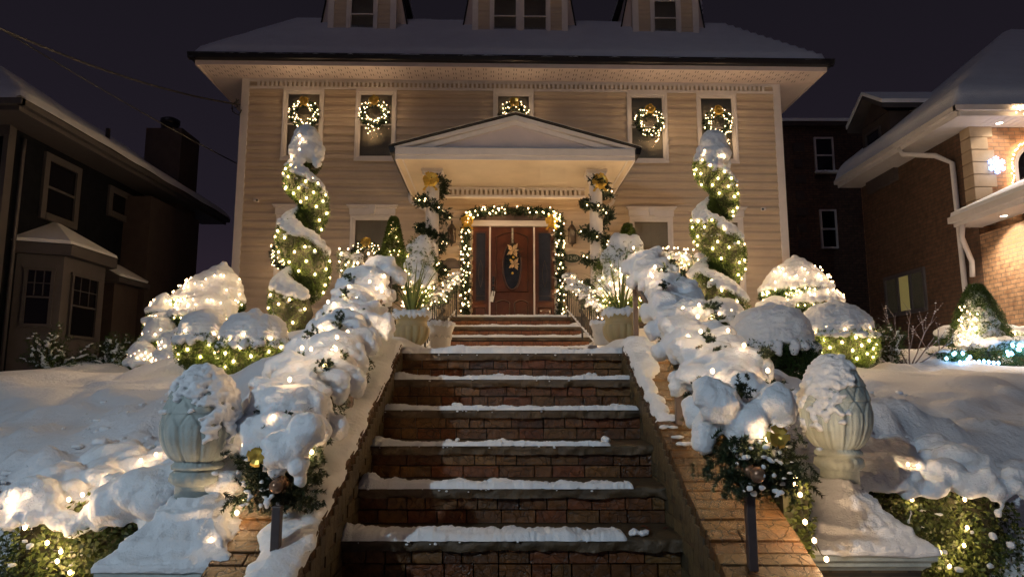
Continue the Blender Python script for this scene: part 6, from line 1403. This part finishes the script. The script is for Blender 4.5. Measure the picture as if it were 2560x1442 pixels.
# side window with lit blinds
wy = [(14.08, 14.52), (14.58, 15.0), (15.06, 15.5)]; g = G(); g.box(XR - .05, XR, 14.02, 14.08, 1.50, 2.42); g.box(XR - .05, XR, 15.5, 15.56, 1.50, 2.42); g.box(XR - .05, XR, 14.08, 15.5, 2.34, 2.42); g.box(XR - .07, XR, 14.08, 15.5, 1.50, 1.58)
for y in (14.52, 15.0): g.box(XR - .045, XR, y, y + .06, 1.58, 2.34)
wn = g.build('window', M['ltrim'], RH)
for k, (a_, b_) in enumerate(wy):
    n = 12; vs = []
    for i in range(n * 2 + 1): yy = a_ + (b_ - a_) * i / (n * 2); vs += [(XR - .006 - (.010 if i % 2 else 0), yy, 1.58), (XR - .006 - (.010 if i % 2 else 0), yy, 2.34)]
    G().add(vs, [(2 * i, 2 * i + 1, 2 * i + 3, 2 * i + 2) for i in range(n * 2)]).build('blind', M['blindlit'] if k == 1 else M['blind_dim'], wn)
# cross gable dormer on the side slope
g = G().box(XR - .1, XR + 3, 14.7, 15.9, 4.5, 6.1); dm = g.build('dormer', M['stucco'], RH)
def gab(o, z, t): return [(XR - .35 - o, 14.5 - o, z), (XR - .35 - o, 15.3, z + .52), (XR - .35 - o, 16.1 + o, z), (XR + 3, 14.5 - o, z), (XR + 3, 15.3, z + .52), (XR + 3, 16.1 + o, z)]
for z_, t_, m__, n__ in ((6.1, .10, 'ltrim', 'dormer_roof'), (6.205, .09, 'snow', 'snow')):
    a_ = gab(0 if n__ != 'snow' else .02, z_, 0); b_ = [(p[0], p[1], p[2] + t_) for p in a_]
    G().add(a_ + b_, [(0, 1, 7, 6), (1, 2, 8, 7), (0, 6, 9, 3), (6, 7, 10, 9), (7, 8, 11, 10), (2, 5, 11, 8), (0, 3, 4, 1), (1, 4, 5, 2)]).build(n__, M[m__], dm)
G().add([(XR - .12, 14.7, 6.1), (XR - .12, 15.3, 6.55), (XR - .12, 15.9, 6.1)], [(0, 1, 2)]).build('gable', M['stucco'], dm)
g = G(); g.box(XR - .15, XR - .1, 15.05, 15.7, 5.1, 5.16); g.box(XR - .15, XR - .1, 15.05, 15.1, 5.16, 5.9); g.box(XR - .15, XR - .1, 15.65, 15.7, 5.16, 5.9); g.box(XR - .15, XR - .1, 15.1, 15.65, 5.84, 5.9); wn = g.build('window', M['ltrim'], dm); G().box(XR - .12, XR - .11, 15.1, 15.65, 5.16, 5.84).build('pane', M['pane_dark'], wn)
# arched front window with a string of lights round it
aw = P(2592, 420, YF); g = G(); n = 14; rr = .45; zs_ = 4.0
def archpts(r_, y): return [(aw.x + r_ * math.cos(PI * k / n), zs_ + r_ * math.sin(PI * k / n)) for k in range(n + 1)]
po, pi_ = archpts(rr, 0) + [(aw.x - rr, 3.1), ], archpts(rr - .07, 0) + [(aw.x - rr + .07, 3.1)]
po = [(aw.x + rr, 3.1)] + po; pi_ = [(aw.x + rr - .07, 3.1)] + pi_
vs = [(p[0], YF - .05, p[1]) for p in po] + [(p[0], YF - .05, p[1]) for p in pi_] + [(p[0], YF, p[1]) for p in pi_]; m_ = len(po)
g.add(vs, [(k, k + 1, m_ + k + 1, m_ + k) for k in range(m_ - 1)] + [(m_ + k, m_ + k + 1, 2 * m_ + k + 1, 2 * m_ + k) for k in range(m_ - 1)]); wn = g.build('window', M['rtrim'], RH)
G().add([(p[0], YF - .01, p[1]) for p in pi_], [tuple(range(len(pi_)))]).build('pane', M['pane_dark'], wn)
bl = [Vector((aw.x - (rr + .05) , YF - .06, z_)) + Vector((random.uniform(-.03, .03), 0, 0)) for z_ in np.linspace(3.15, 4.0, 20)] + [Vector((aw.x - (rr + .05) * math.cos(a_), YF - .06, zs_ + (rr + .05) * math.sin(a_) + random.uniform(-.03, .03))) for a_ in np.linspace(0, 2.4, 30)]
lights(bl, 'warm fairy lights framing the arched window of the brick house', 'bulb_door')
bl = []
for k in range(80): x_ = XR + .35 + k * .024; bl.append(Vector((x_, YF - eo - .14 + random.uniform(-.02, .0), ZE + .15 - random.uniform(0, .25) * (1 if k % 3 else .2))))
lights(bl, 'icicle fairy lights along the upper gutter of the brick house', 'bulb_door', wire=False)
# snowflake of white light tubes on the upper wall
c = P(2492, 413, YF - .05); t = thing('snowflake_light', 'glowing blue white snowflake on the upper brick wall', 'light', c); g = G()
for k in range(6):
    a = k * PI / 3 + PI / 6; d = Vector((math.cos(a), 0, math.sin(a))); g.tube([c, c + d * .17], .014, 6)
    for u in (.07, .115):
        for s in (-1, 1): e_ = Vector((math.cos(a + s * .9), 0, math.sin(a + s * .9))); g.tube([c + d * u, c + d * u + e_ * .055], .012, 6)
g.tube([c + Vector((math.cos(k * PI / 3), 0, math.sin(k * PI / 3))) * .05 for k in range(7)], .012, 6)
g.build('tubes', M['flake'], t)
light('snowflake_glow', 'POINT', c + Vector((0, -.12, 0)), 5, (.6, .75, 1), shadow_soft_size=.12)
# recessed downlights in its soffits
for (p_, en, tg_, d) in ((Vector((P(2508, 322, YF - .3).x, YF - .22, ZE - .008)), 130, (0, 0, -1), 'upper soffit'), (Vector((XR - .22, 11.35, LZ - .028)), 600, (0, 0, -1), 'lower soffit, at its far end'), (Vector((XR - .22, 9.6, LZ - .028)), 600, (0, 0, -1), 'lower soffit, nearer the street')):
    t = thing('downlight', f'round recessed downlight in the {d} of the brick house', 'light', p_, 'soffit downlights of the brick house'); G().lathe([(.055, 0), (.055, .006)], p_, 16).build('lens', M['downlight'], t); G().lathe([(.056, .0), (.075, .0), (.075, .007), (.056, .007)], p_, 16, close=False).build('ring', M['rtrim'], t)
    l = light('downlight_lamp', 'SPOT', p_ + Vector((0, 0, -.02)), en, (1, .80, .58), spot_size=R(130), spot_blend=.7, shadow_soft_size=.05)
# old brick building further back
OB = thing('brick_building', 'old dark brick building behind the right corner of the house with two narrow windows', 'building', (9.5, 20, 0)); a, b = P(1960, 500, 20), P(2330, 500, 20)
g = G().box(a.x, b.x, 20, 27, -1, P(0, 318, 20).z); g.build('wall', M['dbrick_x'], OB); g = G().box(a.x - .15, b.x, 19.85, 27, P(0, 318, 20).z, P(0, 308, 20).z); g.build('cornice', M['stucco'], OB); g = G().box(a.x - .18, b.x, 19.82, 27, P(0, 308, 20).z, P(0, 301, 20).z); g.build('roof_snow', M['snow'], OB)
g = G(); z = .5; i = 0
while z < 7.2: L = .34 if i % 2 else .26; g.box(P(1990, 500, 20).x, P(1990, 500, 20).x + L, 19.97, 20.0, z, z + .25); z += .5; i += 1
g.build('quoins', M['stucco'], OB)
for (x0_, x1_, yt, yb) in ((2038, 2080, 345, 435), (2053, 2088, 525, 622)):
    A_, B_ = P(x0_, yb, 20), P(x1_, yt, 20); g = G(); g.frame(A_.x, B_.x, A_.z, B_.z, .05, 19.93, 20.0); g.box(A_.x + .05, B_.x - .05, 19.94, 20, (A_.z + B_.z) / 2 - .025, (A_.z + B_.z) / 2 + .025); wn = g.build('window', M['rtrim'], OB); G().box(A_.x + .05, B_.x - .05, 19.975, 19.985, A_.z + .05, B_.z - .05).build('pane', M['pane_dark'], wn)
    if yt < 400: v, f = blobs([((A_.x + (B_.x - A_.x) * k / 5, 19.86, A_.z + .02), (.08, .10, .06)) for k in range(6)], .03, .01, 9); mesh_np('snow', v, f, M['snow'], wn, smooth=True)

# ------------------------------------------------------------------ plants by the neighbours
def snowbush(label, px0, px1, pyt, pyb, Y, seed, m='darkbox'):
    a, b = P(px0, pyb, Y), P(px1, pyb, Y); top = P(0, pyt, Y).z; cx = (a.x + b.x) / 2; rx = (b.x - a.x) / 2; t = thing('snowy_bush', label, 'bush', (cx, Y, a.z)); R1 = random.Random(seed); sp_ = []; dr = []; sn = []; g = G()
    for k in range(34):
        an = R1.uniform(.12, PI - .12); L = (top - a.z) * R1.uniform(.45, 1.0) * (.6 + .4 * math.sin(an)) ; L = L if math.sin(an) > .5 else rx * R1.uniform(.5, 1)
        p = Vector((cx + R1.uniform(-.1, .1), Y + R1.uniform(-.15, .15), a.z)); d = Vector((math.cos(an) * rx * 1.4 / (top - a.z), R1.uniform(-.4, .4), math.sin(an))).normalized(); path = [p]
        for i in range(8): d = (d + Vector((R1.uniform(-.12, .12), R1.uniform(-.12, .12), -.03))).normalized(); path.append(path[-1] + d * L / 8)
        g.tube(path, [.012 * (1 - i / 9) + .002 for i in range(9)], 5)
        for i in range(1, 9):
            for _ in range(9): sp_.append((path[i] + Vector([R1.gauss(0, .02) for _ in range(3)]))[:]); dr.append((d + Vector([R1.gauss(0, .7) for _ in range(3)]))[:])
            if R1.random() < .9: r_ = R1.uniform(.008, .022); sn.append((path[i] + Vector((0, -.01, r_ * .7)), (r_ * 1.5, r_, r_ * .7))); sn.append(((path[i] + path[i - 1]) / 2 + Vector((R1.gauss(0, .02), -.01, R1.gauss(.01, .02))), (r_ * 1.1, r_, r_ * .6)))
    g.build('branches', M['bark'], t); v, f = sprig_mesh(np.array(sp_), np.array(dr), .06, 10, .022, .007, .7); mesh_np('foliage', v, f, M[m], t); v, f = blobs(sn, .014, .006, 20, 1); mesh_np('snow', v, f, M['snow'], t, smooth=True)
snowbush('unlit bush with snowy sprays in front of the white bay window', 40, 212, 805, 925, 8.9, 1); snowbush('smaller unlit snowy bush between the bay window and the lit shrubs', 232, 335, 820, 920, 9.2, 2)
snowbush('unlit snowy bush beside the rightmost ball shrub', 2165, 2260, 800, 915, 8.8, 3)
t = thing('bare_shrub', 'bare branching shrub with snow on its twigs before the brick wall', 'shrub', P(2275, 905, 8.8)); g = G(); sn = []; R1 = random.Random(5)
def branch(p, d, L, r_, dep):
    path = [p]
    for i in range(5): d = (d + Vector((R1.uniform(-.18, .18), R1.uniform(-.1, .1), R1.uniform(-.05, .12)))).normalized(); path.append(path[-1] + d * L / 5)
    g.tube(path, [r_ * (1 - .12 * i) for i in range(6)], 5)
    for i in range(1, 6):
        if R1.random() < .4: sn.append((path[i] + Vector((0, 0, r_)), (.016, .010, .006)))
    if dep:
        for k in range(R1.choice([2, 3])): branch(path[R1.choice([2, 3, 4, 5])], (d + Vector((R1.uniform(-.9, .9), R1.uniform(-.4, .4), R1.uniform(-.2, .5)))).normalized(), L * .62, r_ * .55, dep - 1)
for a_ in (-1.0, -.5, -.1, .35, .8, 1.15): branch(P(2275, 912, 8.8) + Vector((a_ * .06, 0, 0)), Vector((math.sin(a_), 0, math.cos(a_))).normalized(), .45, .011, 2)
g.build('branches', M['twig'], t); v, f = blobs(sn, .010, .003, 20, 1); mesh_np('snow', v, f, M['snow'], t, smooth=True)
conetree('cone shaped evergreen plastered with snow against the lit brick wall', 'warm lights low on the snowy cone evergreen by the brick wall', 2452, 715, 862, .72, 9.3, 520, 7, 0, 'darkbox')
lights([P(2395 + random.uniform(0, 50), random.uniform(765, 865), 9.0) for _ in range(46)], 'warm lights low on the snowy cone evergreen by the brick wall', 'bulb_small', wire=False)
def lowhedge(label, px0, px1, pyt, pyb, Y, seed, kind=None, n=0, ll='', cat='hedge', m='darkbox'):
    a, b = P(px0, pyb, Y), P(px1, pyb, Y); top = P(0, pyt, Y).z; cx = (a.x + b.x) / 2; rx = (b.x - a.x) / 2; t = thing('snowy_hedge', label, cat, (cx, Y, a.z)); h = top - a.z
    pos, nor = ell_shell((cx, Y + .2, a.z + h * .35), (rx, .35, h * .5), 3500, .85, 1.05, pw=4); v, f = sprig_mesh(pos, nor + rng.normal(0, .5, nor.shape), .05, 5, .03, .010, .8); mesh_np('foliage', v, f, M[m], t)
    R1 = random.Random(seed); lst = [((cx - rx + 2 * rx * (k + .5) / 14, Y + .2 + R1.uniform(-.1, .1), a.z + h * .78), (rx / 7 * 1.3, .36, h * .30 * R1.uniform(.8, 1.1))) for k in range(14)]; v, f = blobs(lst, .03, .02, 6, 3); mesh_np('snow', v, f, M['snow'], t, smooth=True)
    if kind: lights([Vector((cx + R1.uniform(-rx, rx), Y - .19, a.z + h * R1.uniform(.25, .66))) for _ in range(n)], ll, kind)
lowhedge('long low hedge under snow in front of the brick house', 2385, 2640, 815, 872, 9.6, 1, 'bulb', 34, 'warm lights along the long low hedge of the brick house')
lowhedge('round snow topped shrub with blue lights nearest the right picture edge', 2470, 2580, 842, 905, 8.9, 2, 'bulb_blue', 26, 'blue lights on the round shrub at the right edge', 'shrub')
lowhedge('small snow block shrub glowing with blue lights', 2335, 2405, 868, 912, 8.9, 3, 'bulb_blue', 7, 'blue lights on the small snow block shrub', 'shrub')
lights([P(2400 + k * 12, 905 + 2 * math.sin(k), 8.6) for k in range(9)], 'blue lights lying on the snow between the two blue lit shrubs', 'bulb_blue')

# ------------------------------------------------------------------ turn the house parts, lift everything to street level 0
HR = R(1.4); piv = Vector((0, HY, 0)); RM = Matrix.Rotation(HR, 3, 'Z')
for o in TOPH:
    o.location = piv + RM @ (Vector(o.location) - piv); o.rotation_euler.z += HR
for o in list(bpy.data.objects):
    if o.parent is None: o.location.z += EYE
